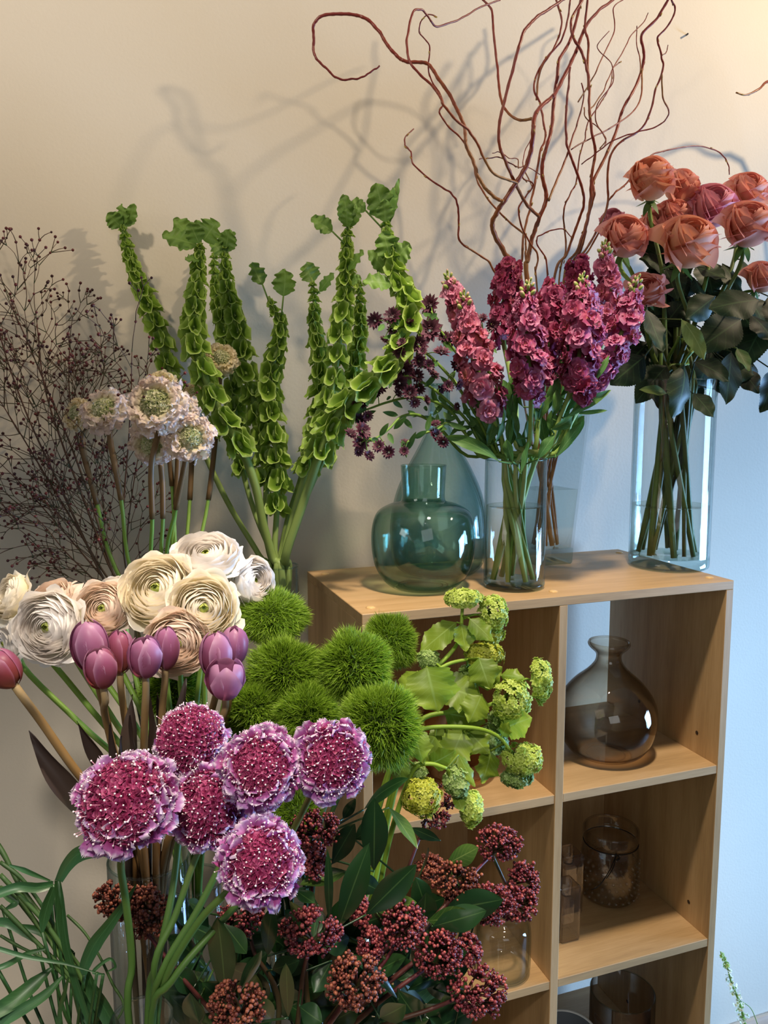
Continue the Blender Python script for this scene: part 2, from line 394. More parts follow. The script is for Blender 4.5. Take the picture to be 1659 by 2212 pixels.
# ------------------------------------------------------------------ glass
G_clear = thin_glass('clear_glass', (.985, .992, .99), (.55, .66, .66))
G_green = thin_glass('green_glass', (.885, .955, .925), (.25, .50, .43), 2.0)
G_teal = thin_glass('pale_teal_glass', (.86, .94, .925), (.30, .52, .50), 1.8)
G_brown = thin_glass('smoky_brown_glass', (.92, .87, .80), (.42, .32, .24), 1.8, 1.4)
G_amber = thin_glass('amber_glass', (.96, .88, .78), (.60, .40, .26), 2.2)
G_smoke = thin_glass('smoked_glass', (.86, .82, .78), (.35, .28, .24), 2.0)
G_grey = thin_glass('greyish_jar_glass', (.975, .965, .945), (.56, .52, .46), 2.2, 1.6)
G_solid = thin_glass('thick_glass', (.93, .97, .965), (.52, .68, .68), 1.2)
G_water = thin_glass('still_water', (.975, .985, .965), (.70, .76, .66), 3.0, 1.0, 1.33)
G_crystal = thin_glass('crystal', (.975, .96, .96), (.86, .80, .80), 1.5, 2.6, 1.6)
G_crin = thin_glass('crystal_inner', (.96, .95, .95), (.80, .76, .77), 1.2, 3.0, 1.6)

def shell(M, prof, th, c, n=56, sub=6):
    """closed wall of glass of even thickness round a profile"""
    P = np.asarray(prof, float)
    if sub: P = spline(np.c_[P, np.zeros(len(P))], sub)[:, :2]
    T = np.gradient(P, axis=0); N = np.c_[T[:, 1], -T[:, 0]]; N /= np.linalg.norm(N, axis=1, keepdims=True)+1e-9
    Q = P-N*th; Q[:, 0] = np.maximum(Q[:, 0], .0005); Q[:, 1] = np.maximum(Q[:, 1], th)
    lathe(M, np.vstack([[[.0004, P[0, 1]]], P, Q[::-1], [[.0004, Q[0, 1]]]]), c, n)
def glassvase(name, label, prof, th, c, mat, cat='vase', sub=6, group=None, parts=()):
    t = thing(name, label, cat, c, group)
    m = MB(); shell(m, prof, th, c, sub=sub); obj('glass_body', m, mat, t)
    return t
def cylvase(name, label, c, r, h, base, water, mat=None, r2=None, rim=True):
    r2 = r2 or r; t = thing(name, label, 'vase', c); mat = mat or G_clear
    m = MB(); th = .0022
    lathe(m, [(r, base), (r2, h-.001), (r2-th*.5, h), (r2-th, h-.001), (r-th, base)], c, 64); obj('glass_wall', m, mat, t)
    m = MB(); lathe(m, [(.0004, 0), (r-.004, 0), (r-.0008, .002), (r, .006), (r, base), (r-.004, base+.0005), (.0004, base)], c, 64); obj('thick_base', m, G_solid, t)
    m = MB(); tube(m, [np.array(c)+[r2*math.cos(q)-th*.5*math.cos(q), r2*math.sin(q)-th*.5*math.sin(q), h] for q in np.linspace(0, 2*PI, 49)], .0013, 6, sub=0, cap=False); obj('rim', m, G_solid, t)
    if water:
        rw = r+(r2-r)*water/h-th-.0006
        m = MB(); lathe(m, [(.0004, base+.001), (r-th-.0006, base+.001), (rw, water-.001), (rw-.0008, water-.0006), (rw-.003, water-.002), (.0004, water-.002)], c, 64); obj('water', m, G_water, t)
    return t
def zat(px, py, yw): return Y(px, py, yw)[2]
H = H_
gv = glassvase('green_vase', 'squat green glass vase with straight neck, empty, on shelf top', [(.040, 0), (.047, .001), (.061, .012), (.0745, .036), (.0795, .068), (.078, .096), (.070, .117), (.052, .128), (.036, .1325), (.0325, .138), (.0325, .150), (.0335, .170), (.0345, .188)], .0022, Zp(914, 1268, H), G_green)
m = MB()
for r in (.030, .038): tube(m, [Zp(914, 1268, H)+[r*math.cos(q), r*math.sin(q), .0035] for q in np.linspace(0, 2*PI, 49)], .0009, 5, sub=0, cap=False)
obj('base_ring', m, G_green, gv)
dj = Zp(947, 1234, H)
dt = glassvase('demijohn_bottle', 'large pale teal glass demijohn behind the squat green vase', [(.050, 0), (.062, .002), (.076, .018), (.0815, .055), (.080, .095), (.071, .135), (.055, .172), (.037, .205), (.024, .232), (.019, .252), (.0175, .305), (.0195, .309), (.0195, .313)], .003, dj, G_teal, 'bottle')
VS = Zp(1110, 1267, H); cylvase('cylinder_vase', 'clear cylinder vase holding the magenta stock on shelf top', VS, .0465, .196, .010, .127)
VR = Zp(1443, 1222, H); cylvase('cylinder_vase', 'tall clear cylinder vase holding the coral roses', VR, .0668, .318, .020, .108)
# square tapered vase with the willow
VW = Zp(1176, 1213, H)
vw = thing('square_vase', 'tall square tapered glass vase holding the willow branches', 'vase', VW)
def sqring(h, z, c=VW): return np.array([[c[0]-h, c[1]-h, c[2]+z], [c[0]+h, c[1]-h, c[2]+z], [c[0]+h, c[1]+h, c[2]+z], [c[0]-h, c[1]+h, c[2]+z]])
def sqlathe(M, prof, c=VW, cap0=True, cap1=False):
    V = np.vstack([sqring(h, z, c) for h, z in prof]); K = len(prof); F = []
    for k in range(K-1):
        for j in range(4): F.append([4*k+j, 4*k+(j+1) % 4, 4*k+4+(j+1) % 4, 4*k+4+j])
    if cap0: F.append([3, 2, 1, 0])
    if cap1: F.append([4*K-4, 4*K-3, 4*K-2, 4*K-1])
    M.add(V, np.array(F))
m = MB(); sqlathe(m, [(.036, .028), (.054, .30), (.0515, .30), (.033, .028)], cap0=False); obj('glass_wall', m, G_clear, vw, smooth=False)
m = MB(); sqlathe(m, [(.033, 0), (.035, .003), (.036, .028)], cap1=True); obj('thick_base', m, G_solid, vw, smooth=False)
m = MB(); sqlathe(m, [(.0325, .029), (.0395, .132)], cap1=True); obj('water', m, G_water, vw, smooth=False)

# ---- things on the shelves
z1, z2, z3 = H-P_, H-2*P_, H-3*P_
glassvase('smoky_bottle', 'round smoky brown glass bottle vase with thick flared rim', [(.030, 0), (.045, .001), (.064, .013), (.078, .040), (.082, .070), (.076, .098), (.058, .124), (.036, .144), (.024, .158), (.0205, .168), (.022, .176), (.031, .185), (.0345, .191), (.033, .196)], .0026, Zp(1308, 1628, z1), G_brown, 'vase')
glassvase('amber_bowl', 'rounded amber glass bowl half hidden behind the lime snowball flowers', [(.03, 0), (.042, .001), (.060, .018), (.067, .045), (.064, .078), (.052, .105), (.046, .115)], .0025, Zp(985, 1672, z1), G_amber, 'bowl')
c = Zp(1315, 1933, z2)
hj = glassvase('hobnail_jar', 'hobnail glass candle jar with dark wire round its neck', [(.030, 0), (.041, .001), (.0495, .012), (.0515, .035), (.0515, .085), (.0485, .101), (.0465, .107), (.0475, .110), (.0495, .113), (.0500, .128), (.0480, .132)], .0026, c, G_grey, 'jar')
m = MB(); pp = []
for k in range(6):
    for j in range(26):
        q = (j+.5*(k % 2))*2*PI/26; pp.append([c[0]+.0515*math.cos(q), c[1]+.0515*math.sin(q), c[2]+.014+k*.0125])
m.inst(ICO2, np.array(pp), None, .0030); obj('hobnails', m, G_grey, hj)
M_wire = plain('dark_wire', '#1c1614', .5)
m = MB(); tube(m, [c+[.0485*math.cos(q), .0485*math.sin(q), .1065] for q in np.linspace(0, 2*PI, 40)], .0011, 5, sub=0, cap=False)
k0 = c+[-.020, -.0445, .1065]
tube(m, [k0, k0+[-.02, -.012, -.016], k0+[-.045, -.020, -.034], k0+[-.055, -.012, -.046]], .0009, 5)
tube(m, [k0, k0+[-.015, -.014, -.012], k0+[-.034, -.022, -.024]], .0009, 5); tube(m, [k0+[-.003, -.003, .004], k0+[.004, -.004, -.004], k0+[-.002, -.005, -.007]], .0018, 5)
obj('wire_tie', m, M_wire, hj)
c = Zp(1085, 2096, z2)
t = glassvase('glass_jar', 'plain clear glass storage jar beneath the dark red berries', [(.028, 0), (.038, .001), (.0435, .010), (.0440, .030), (.0435, .074), (.036, .088), (.0285, .093), (.0275, .098), (.0295, .103), (.0295, .112), (.028, .114)], .0024, c, G_clear, 'jar')
# crystal candle holders
def crystal(label, cx, cy, h, s):
    t = thing('crystal_candle_holder', label, 'candle holder', (cx, cy, z2), 'crystal candle holders on the middle shelf')
    m = MB(); box(m, (cx-s, cy-s, z2), (cx+s, cy+s, z2+h), .003, 2); obj('block', m, G_crystal, t, smooth=False)
    m = MB(); lathe(m, [(.0004, h-.022), (.009, h-.022), (.0105, h-.018), (.0105, h+.0004)], (cx, cy, z2), 24); obj('candle_cup', m, G_crin, t)
    m = MB(); box(m, (cx-s*.62, cy-s*.62, z2+h*.28), (cx+s*.62, cy+s*.62, z2+h-.026), .003, 2); obj('inner_facet', m, G_crin, t, smooth=False)
q = Zp(1222, 2040, z2)
crystal('crystal block candle holder nearer the shelf edge', q[0]+.010, q[1]+.020, .098, .019)
q = Zp(1240, 2005, z2)
crystal('crystal block candle holder behind its lower twin', q[0]+.016, q[1]+.050, .112, .021)
# bottom compartment
c = Zp(1345, 2140, z3+.17)
cylc = (c[0], c[1], z3)
cylvase('smoked_cylinder_vase', 'smoked glass cylinder vase in the lowest visible compartment', cylc, .056, .17, .006, 0, G_smoke)
M_pot = plain('white_glazed_ceramic', '#cfd2d6', .25); M_potin = plain('grey_pot_inside', '#5b5f66', .6)
c = Zp(1218, 2232, z3+.13); t = thing('white_pot', 'white ceramic pot with grey inside, in the lowest visible compartment', 'pot', (c[0]+.006, c[1], z3))
m = MB(); lathe(m, [(.0004, 0), (.035, 0), (.042, .01), (.050, .07), (.0535, .128), (.0525, .131), (.0495, .129)], (c[0]+.006, c[1], z3), 48); obj('pot_body', m, M_pot, t)
m = MB(); lathe(m, [(.0495, .129), (.047, .09), (.045, .06), (.0004, .058)], (c[0]+.006, c[1], z3), 48); obj('pot_inside', m, M_potin, t)

# ---- front vases on the table and pedestal
def tablevase(label, px, py, d, r, rim, water=.15, top=None, bz=TZ, r2=None, mat=None):
    p = A(px, py, d); return cylvase('cylinder_vase', label, (p[0], p[1], bz), r, p[2]-bz if top is None else top, .012, water, mat, r2), np.array([p[0], p[1], bz])
_, VT = tablevase('clear cylinder vase holding the tulips behind the purple heads', 322, 1850, .74, .0375, 0, .17)
_, VB = tablevase('slim clear vase holding the purple scabiosa stems', 306, 2198, .62, .024, 0, .12)
_, VN = tablevase('clear vase holding the ranunculus, hidden by the blooms', 420, 1900, .80, .028, 0, .12)
_, VG = tablevase('clear vase holding the green dianthus, hidden by foliage', 640, 1990, .80, .030, 0, .1)
_, VV = tablevase('clear vase holding the lime snowball stems, hidden by foliage', 745, 2010, .84, .028, 0, .1)
_, VK = tablevase('clear vase holding the dark skimmia, below the leaves', 640, 2290, .72, .035, 0, .1)
_, VL = tablevase('clear vase holding the strappy leaves at lower left', 175, 2330, .66, .026, 0, .1)
_, VBell = tablevase('clear cylinder vase holding the bells of Ireland', 603, 1222, 1.2, .0290, 0, .1, bz=PZ)
_, VGyp = tablevase('slim clear vase holding the dark berried sprays', 305, 1480, 1.12, .021, 0, .07, bz=PZ)
_, VWS = tablevase('slim clear vase holding the pale scabiosa', 395, 1480, 1.10, .021, 0, .07, bz=PZ)
# ------------------------------------------------------------------ plant materials
S_green = plant('fresh_green_stem', [(0, '#5c7f2c'), (1, '#86a94a')], .5, trans=.05, rough=.5)
S_dark = plant('dark_green_stem', [(0, '#2f4a22'), (1, '#4d6a33')], .5, trans=.05)
S_stock = plant('stock_stem', [(0, '#a0b468'), (.5, '#88a450'), (1, '#65833c')], .4, trans=.05, namp=.1)
S_rose = plant('rose_stem', [(0, '#54662c'), (.35, '#4a4a28'), (.7, '#5e7a33'), (1, '#76963f')], .6, trans=.0, namp=.3, nsc=40)
S_tulip = plant('tulip_stem', [(0, '#6b4a2a'), (.45, '#8a6a3f'), (1, '#a08a63')], .3, trans=.05)
S_scab = plant('scabiosa_stem', [(0, '#41632b'), (.55, '#4f6f31'), (.8, '#6f5f33'), (1, '#77603a')], .25, trans=.0)
S_tape = plant('brown_stem_tape', [(0, '#6b5130'), (1, '#7d6442')], .4, trans=.05)
S_bell = plant('bell_stem', [(0, '#8a9f58'), (1, '#768f42')], .2, trans=.08)
S_bark = plant('willow_bark', [(0, '#8e6436'), (.3, '#86401f'), (.55, '#7c2a1e'), (1, '#6c221e')], .25, trans=0, rough=.36, spec=.5, nsc=35, namp=.28)
S_bud = plant('willow_bud', [(0, '#7a3a20'), (1, '#b0a04a')], .3, trans=0)
S_gyp = plant('dark_spray_stem', [(0, '#33421f'), (.3, '#4a3a26'), (1, '#5b3328')], .25, trans=0)
P_berry = plant('dark_spray_berry', [(0, '#3a1618'), (1, '#662c2a')], 1., 2, trans=0, rough=.35)
P_bell = plant('bell_calyx', [(0, '#587a20'), (.5, '#80a238'), (1, '#a0bc54')], .5, trans=.40, rough=.45, edge=('#c8d890', .82, 0, .6), nsc=90)
L_bell = plant('bell_leaf', [(0, '#587c30'), (1, '#7a9c48')], .5, trans=.3, mid='#86a35c', nsc=120, namp=.25)
P_ran = {k: plant('ranunculus_petal_'+k, st, .18, trans=.34, rough=.55, spec=.2, nsc=25, namp=.06, edge=(e, .86, 0, .55)) for k, st, e in (
    ('cream', [(0, '#f4eab4'), (.5, '#f7edd0'), (1, '#faf2e2')], '#fff6ea'), ('blush', [(0, '#f4e8cc'), (.5, '#f7ead8'), (1, '#f7e6d8')], '#f2d6c4'),
    ('white', [(0, '#f4f1d6'), (.5, '#f8f2ea'), (1, '#f9f3ee')], '#fffaf6'))}
P_rcen = plant('ranunculus_center', [(0, '#7f9326'), (1, '#c6cf70')], .4, trans=.3)
P_tul = plant('tulip_petal', [(0, '#7c3a48'), (.35, '#8f4a66'), (.75, '#a9698f'), (1, '#bb86a8')], .3, trans=.28, rough=.4, spec=.35, nsc=40, namp=.12, edge=('#c79bb8', .8, 1, .45))
P_tulred = plant('tulip_petal_russet', [(0, '#94553a'), (.4, '#8c4044'), (.8, '#a0587a'), (1, '#b77d9c')], .3, trans=.28, rough=.4, nsc=40, namp=.12, edge=('#b98aa0', .85, 1, .3))
L_tul = plant('tulip_leaf_dark', [(0, '#4a4a3a'), (.35, '#443730'), (1, '#2c211e')], .6, trans=.12, rough=.45, nsc=25, namp=.3)
L_strap = plant('strap_leaf', [(0, '#2d5026'), (.5, '#33592f'), (1, '#3f6b45')], .5, trans=.25, rough=.38, spec=.5, mid='#4f7a4c', nsc=30)
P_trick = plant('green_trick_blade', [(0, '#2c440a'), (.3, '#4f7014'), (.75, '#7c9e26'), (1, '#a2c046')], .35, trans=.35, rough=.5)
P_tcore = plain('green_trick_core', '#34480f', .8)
L_blade = plant('carnation_leaf', [(0, '#2d4a26'), (1, '#4c6b3c')], .4, trans=.15)
P_sc_c = plant('scabiosa_floret_crimson', [(0, '#5a1030'), (.6, '#8a2350'), (1, '#b4507e')], .5, trans=.3, rough=.5, nsc=40)
P_sc_p = plant('scabiosa_petal_lilac', [(0, '#6c143c'), (.45, '#94306c'), (.75, '#a8589c'), (1, '#b88ac4')], .35, trans=.32, rough=.55, nsc=35, namp=.12, edge=('#f0e0ec', .80, 0, .9))
P_pin = plain('white_anther', '#f4e3e6', .5); P_pinst = plant('pin_filament', [(0, '#8c2a55'), (1, '#d59ab5')], .3, trans=.1)
P_ws_c = plant('pale_scabiosa_floret', [(0, '#6f8a3c'), (.6, '#c2c58e'), (1, '#e8e2c4')], .6, trans=.35)
P_ws_p = plant('pale_scabiosa_petal', [(0, '#d9cfa4'), (.4, '#e6d6bd'), (1, '#e4cfc9')], .5, trans=.38, rough=.6, nsc=35, namp=.15, edge=('#f4e8e2', .84, 0, .6))
P_ws_y = plant('cream_scabiosa_petal', [(0, '#d9cb92'), (.5, '#ead9ae'), (1, '#f1e2c4')], .5, trans=.38, rough=.6)
P_vib = plant('snowball_floret', [(0, '#93a834'), (.5, '#c0d45e'), (1, '#dce888')], .5, trans=.35, rough=.5)
P_vibd = plant('snowball_floret_young', [(0, '#7a9a42'), (.5, '#9cb868'), (1, '#b6ca86')], .5, trans=.35)
P_viby = plant('snowball_floret_yellow', [(0, '#949a28'), (.5, '#b8be3e'), (1, '#ced060')], .5, trans=.35)
L_vib = plant('viburnum_leaf', [(0, '#647c20'), (1, '#8ca436')], .6, trans=.35, rough=.42, mid='#93ad5c', nsc=60, namp=.25)
S_vib = plant('viburnum_stem', [(0, '#6f8f2a'), (1, '#8fae3c')], .4, trans=.05)
L_ski = plant('skimmia_leaf', [(0, '#16301a'), (.5, '#1d3a1f'), (1, '#24441f')], .6, trans=.08, rough=.30, spec=.55, mid='#4d6a3a', nsc=20, namp=.2, coat=.25, veins=.0)
L_skio = plant('skimmia_leaf_olive', [(0, '#2d4a1c'), (1, '#4f6a2c')], .6, trans=.10, rough=.34, spec=.5, mid='#7d8f4a', nsc=20, coat=.2)
P_ski = plant('skimmia_bud', [(0, '#4a1620'), (.5, '#752a36'), (1, '#a8524e')], 1.0, 2, trans=0, rough=.32, spec=.5)
P_skir = plant('skimmia_bud_russet', [(0, '#4e241c'), (.5, '#733a30'), (1, '#9c5c44')], 1.0, 2, trans=0, rough=.35)
S_ski = plant('skimmia_twig', [(0, '#35401e'), (.6, '#44281e'), (1, '#5c222a')], .4, trans=0)
P_stk = plant('stock_petal', [(0, '#dc9a90'), (.25, '#b8506e'), (.7, '#ad4c76'), (1, '#c47c9e')], .55, trans=.32, rough=.5, nsc=45, namp=.2, edge=('#d69ab4', .86, 0, .5))
P_stkd = plant('stock_petal_deep', [(0, '#c26a6c'), (.3, '#9c3656'), (.8, '#983c60'), (1, '#b45c80')], .5, trans=.3, rough=.5, nsc=45, namp=.2)
P_stkp = plant('stock_petal_pink', [(0, '#e6ac94'), (.3, '#cc7080'), (.8, '#c26888'), (1, '#d690aa')], .5, trans=.32, rough=.5, nsc=45, namp=.2, edge=('#dca8c4', .86, 0, .5))
P_bud = plant('stock_bud', [(0, '#6f9038'), (.6, '#a9bd62'), (1, '#d9a0a8')], .4, trans=.2)
L_stk = plant('stock_leaf', [(0, '#46703a'), (1, '#567f3a')], .6, trans=.22, rough=.55, mid='#86a665', nsc=40)
P_ast = plant('astrantia_bract', [(0, '#3a1c26'), (.5, '#552a3c'), (1, '#7a4a5c')], .5, trans=.2, rough=.5)
P_astc = plant('astrantia_umbel', [(0, '#2f161c'), (1, '#5c2c3a')], .6, 2, trans=.1)
P_rose = {k: plant('rose_petal_'+k, st, .3, trans=.36, rough=.5, spec=.25, nsc=22, namp=.12, edge=(e, .8, 0, .5)) for k, st, e in (
    ('coral', [(0, '#f6cc9c'), (.45, '#f2b498'), (1, '#eca898')], '#dc8c8c'), ('orange', [(0, '#f8d6a0'), (.5, '#f4bc94'), (1, '#eeac90')], '#e09080'),
    ('mauve', [(0, '#ecb4a4'), (.5, '#e6a2a6'), (1, '#e29aaa')], '#d68aa0'))}
L_rose = plant('rose_leaf', [(0, '#101e10'), (1, '#233a1c')], .9, trans=.10, rough=.50, spec=.35, mid='#48643a', nsc=25, namp=.2, veins=6)
L_rosel = plant('rose_leaf_olive', [(0, '#5a7034'), (1, '#7c8c48')], .6, trans=.3, rough=.5, mid='#9fae6c', nsc=25)
L_sep = plant('rose_sepal', [(0, '#5c8038'), (1, '#466b2c')], .4, trans=.2)
P_spr = plant('white_sprig_floret', [(0, '#9fae70'), (.5, '#e4e6d2'), (1, '#f3f3ea')], .6, trans=.3)

def stem_to(M, pts, r, n=7, **k): return tube(M, pts, r, n, **k)
def down(vb, ang, r, z): return np.array([vb[0]+r*math.cos(ang), vb[1]+r*math.sin(ang), z])
TOWARD = [None]
def into(vb, k, rim, rr=.02, foot=.013):
    """two points inside a vase: at the rim on the flower's side and at the bottom on the other side"""
    if vb is VR: return [down(vb, k*2.4, .016+.018*((k*.37) % 1), rim), down(vb, k*2.4+1.5+.3*(k % 3), .040+.012*((k*.61) % 1), vb[2]+foot)]
    if vb is VS: return [down(vb, k*2.4, .012+.018*((k*.37) % 1), rim), down(vb, k*2.4+2.1+.3*(k % 3), .022+.015*((k*.61) % 1), vb[2]+foot)]
    if TOWARD[0] is None: a = k*2.399
    else:
        t = TOWARD[0]-vb; a = math.atan2(t[1], t[0])+((k*1.7) % 2.2-1.1)*.8
    TOWARD[0] = None
    return [down(vb, a, rr*.6, rim), down(vb, a+PI*.9, rr*.8, vb[2]+foot)]

# ------------------------------------------------------------------ willow
def Wp(pts, ys, crop=True):
    P = [(860+x*.3737, y*.3737) if crop else (x, y) for x, y in pts]
    yy = np.interp(np.linspace(0, 1, len(P)), np.linspace(0, 1, len(ys)), ys)
    return [Y(px, py, q) for (px, py), q in zip(P, yy)]
def kink(P, a=.0004):
    """small side to side kinks at the buds, between the given points"""
    C = spline(P, 3); C[1:-1] += rng.normal(0, a, C[1:-1].shape)*[1, .5, 1]; return list(C)
def buds(T, path, r, every=5):
    m = MB(); C = spline(path, 5); tv, tf, tc = ICO1; tc = tc.copy(); tc[:, 0] = (tv[:, 2]+1)/2
    idx = np.arange(3, len(C)-1, every); D = np.gradient(C, axis=0)[idx]
    N = D/(np.linalg.norm(D, axis=1, keepdims=True)+1e-9)+rng.normal(0, .25, (len(idx), 3))
    off = rng.normal(0, 1, (len(idx), 3)); off /= np.linalg.norm(off, axis=1, keepdims=True)
    m.inst((tv, tf, tc), C[idx]+off*r, frames(N, rng.random(len(idx))*6), np.tile([.0012, .0012, .0038], (len(idx), 1)))
    obj('buds', m, S_bud, T)
def willow(label, main, ys, r, twigs=(), bark=.3):
    """main: crop points from the bottom up; the cut end stands in the square vase"""
    pts = Wp(main, ys); b = pts[0]
    k = rng.random()*6.28; foot = VW+[.022*math.cos(k), .022*math.sin(k), .032]
    mid = np.array([VW[0]+.030*math.cos(k+2.6), VW[1]+.030*math.sin(k+2.6), VW[2]+.27]); mid = mid*.55+np.array([b[0], b[1], mid[2]])*.45
    mid[0] = np.clip(mid[0], VW[0]-.044, VW[0]+.044); mid[1] = np.clip(mid[1], VW[1]-.044, VW[1]+.044)
    T = thing('willow_branch', label, 'branch', foot, 'curly willow branches')
    m = MB(); path = kink([foot, mid]+pts); tube(m, path, np.asarray(r)*.70, 8, sub=3, knots=1.3, rb=bark); obj('branch', m, S_bark, T); buds(T, pts, r[-1] if np.size(r) > 1 else r, 7)
    for tp, ty, tr in twigs:
        m = MB(); tube(m, kink(Wp(tp, ty)), np.asarray(tr)*.78, 6, sub=3, knots=1.5, rb=.6); obj('twig', m, S_bark, T)
    return T
willow('thickest bending tan willow branch sweeping to a wide loop at upper left', [(690, 1620), (620, 1470), (570, 1380), (545, 1300), (565, 1240), (610, 1165), (680, 1060), (740, 960), (770, 860), (780, 760), (785, 690), (820, 620), (890, 560), (930, 500), (990, 380), (1040, 270), (1080, 160), (1140, 80), (1240, 0), (1320, -60)], [.23, .17, .13, .20, .26], [.0062, .0052, .0046, .0040, .0030], [
    ([(610, 1165), (560, 1140), (500, 1080), (460, 1010), (430, 920), (390, 830), (385, 740), (350, 650), (300, 550), (230, 450), (180, 375), (120, 360), (40, 355), (0, 330), (-55, 270), (-105, 187), (-175, 115), (-250, 88), (-353, 80), (-438, 94), (-487, 139), (-487, 209), (-490, 289), (-468, 342), (-415, 396), (-348, 455), (-289, 460), (-214, 447), (-160, 415), (-107, 380)], [.16, .17, .20, .24, .22], [.0032, .0032, .0030, .0026, .0016]),
    ([(775, 685), (710, 695), (640, 660), (600, 590), (580, 480), (570, 350), (550, 180), (540, 60), (490, 0), (450, -40)], [.15, .22, .25], [.0028, .0020])])
willow('brown forked willow branch rising in the middle of the vase', [(745, 1620), (750, 1500), (770, 1400), (790, 1330), (820, 1250), (858, 1140), (835, 1040), (835, 940), (855, 860), (885, 740), (900, 600), (920, 450), (930, 350), (990, 240), (1030, 120), (1055, 0), (1060, -60)], [.23, .21, .19, .2, .24], [.0056, .0050, .0042, .0036, .003], [
    ([(815, 1250), (750, 1190), (700, 1110), (660, 1020), (620, 930), (585, 840), (585, 720), (610, 600), (660, 410), (700, 270), (735, 170), (790, 110), (860, 60), (950, 0), (1000, -30)], [.20, .14, .12, .16], [.0032, .0030, .0026]),
    ([(870, 1160), (910, 1060), (960, 940), (1000, 820), (1040, 700), (1075, 560), (1060, 480)], [.2, .25], [.0026, .0014]),
    ([(690, 1060), (650, 1045), (560, 1010), (500, 920), (460, 830), (400, 750), (330, 690), (260, 600), (230, 540), (170, 470), (80, 380), (50, 280), (65, 150), (90, 65), (140, 60), (190, 120), (230, 155), (340, 115), (420, 75), (500, 30), (590, 0)], [.155, .12, .16, .22], [.0024, .0022, .0016])])
willow('reddish willow branch doubling back left of the centre fork', [(715, 1620), (715, 1500), (730, 1330), (760, 1220), (780, 1120), (800, 1000), (820, 880), (850, 800), (840, 700), (820, 600), (785, 510), (815, 400), (870, 320), (920, 240), (945, 130), (920, 20), (900, -40)], [.23, .25, .27], [.0030, .0026, .0022], [
    ([(800, 580), (812, 440), (860, 340), (940, 240), (980, 120), (995, 0)], [.26, .24], [.0022, .0018]),
    ([(785, 1100), (740, 1000), (720, 940), (740, 860), (770, 800)], [.26, .28], [.0014, .0010])])
willow('thin willow wand crossing from the left shoulder of the cluster', [(745, 1560), (740, 1440), (730, 1360), (650, 1290), (580, 1220), (500, 1120), (455, 1030), (430, 920), (370, 810), (290, 730), (240, 650), (260, 600), (240, 540), (185, 450), (175, 370), (180, 260), (125, 190), (130, 130), (170, 85), (225, 100)], [.23, .27, .26, .20], [.0024, .0020, .0012])
willow('straight dark red willow branch reaching the top right of centre', [(960, 1620), (1030, 1460), (1070, 1350), (1105, 1220), (1115, 1100), (1120, 1000), (1140, 880), (1120, 760), (1105, 620), (1105, 500), (1090, 400), (1060, 300), (1010, 210), (1000, 120), (1065, 0), (1080, -50)], [.23, .19, .21], [.0040, .0032, .0028], [
    ([(1100, 520), (1095, 360), (1100, 250), (1080, 150), (1095, 0)], [.20, .22], [.0026, .0022]),
    ([(1040, 590), (1120, 460), (1180, 330), (1250, 180), (1245, 50), (1300, 0)], [.24, .27], [.0015, .0012]),
    ([(1100, 640), (1130, 610), (1190, 520), (1240, 400), (1310, 280), (1350, 200), (1420, 130), (1445, 75)], [.2, .25], [.0015, .0010]),
    ([(1165, 860), (1200, 800), (1140, 700), (1160, 590), (1240, 480), (1230, 360), (1150, 270), (1220, 180)], [.22, .2], [.0014, .0009]),
    ([(1075, 620), (1085, 680), (1160, 740), (1200, 810), (1190, 850)], [.2, .18], [.0012, .0009])])
willow('willow branch with a blunt cut tip just right of centre', [(900, 1620), (970, 1480), (1010, 1370), (1050, 1260), (1075, 1170), (1060, 1080), (1020, 960), (985, 870), (970, 750), (975, 620), (985, 500), (995, 390)], [.23, .16, .15], [.0036, .0030, .0022])
willow('long willow branch arching out to the upper right edge', [(985, 1620), (1050, 1450), (1080, 1340), (1100, 1240), (1130, 1130), (1130, 1040), (1200, 900), (1260, 760), (1300, 630), (1360, 520), (1410, 400), (1420, 300), (1410, 200), (1500, 100), (1560, 0), (1590, -50)], [.23, .24, .26, .22], [.0044, .0036, .0030], [
    ([(1410, 400), (1410, 500), (1390, 600), (1320, 680), (1210, 750), (1110, 800), (1000, 865)], [.25, .19], [.0018, .0014]),
    ([(1400, 420), (1400, 350), (1380, 250), (1380, 150)], [.25, .26], [.0014, .0010])])
willow('outermost right willow branch with a bow near its top', [(1000, 1620), (1080, 1450), (1150, 1330), (1210, 1180), (1210, 1050), (1220, 920), (1280, 830), (1400, 750), (1460, 640), (1490, 510), (1530, 400), (1520, 310), (1500, 220), (1560, 150), (1600, 60), (1580, 0), (1570, -40)], [.23, .17, .13], [.0030, .0024, .0018], [
    ([(1525, 430), (1530, 560), (1565, 640), (1540, 700), (1470, 740), (1360, 770), (1250, 810), (1150, 880), (1060, 950)], [.13, .20], [.0016, .0012]),
    ([(1525, 320), (1550, 300), (1560, 260)], [.13, .13], [.0012, .0008])])
willow('fine red willow wand bending low to the left with a hooked tip', [(640, 1640), (570, 1590), (520, 1510), (430, 1450), (355, 1390), (350, 1280), (345, 1200), (320, 1130), (250, 1080), (160, 1020), (85, 940), (75, 880), (40, 840), (45, 790), (90, 745)], [.23, .2, .24], [.0026, .0022, .0014])
willow('thin willow shoot arching over behind the coral roses', [(1010, 1620), (1100, 1450), (1180, 1300), (1215, 1170), (1260, 1110), (1320, 1060), (1390, 960), (1480, 890), (1580, 865), (1660, 850), (1770, 848), (1860, 885), (1905, 940), (1915, 1010)], [.23, .24, .25], [.0026, .0020, .0014])
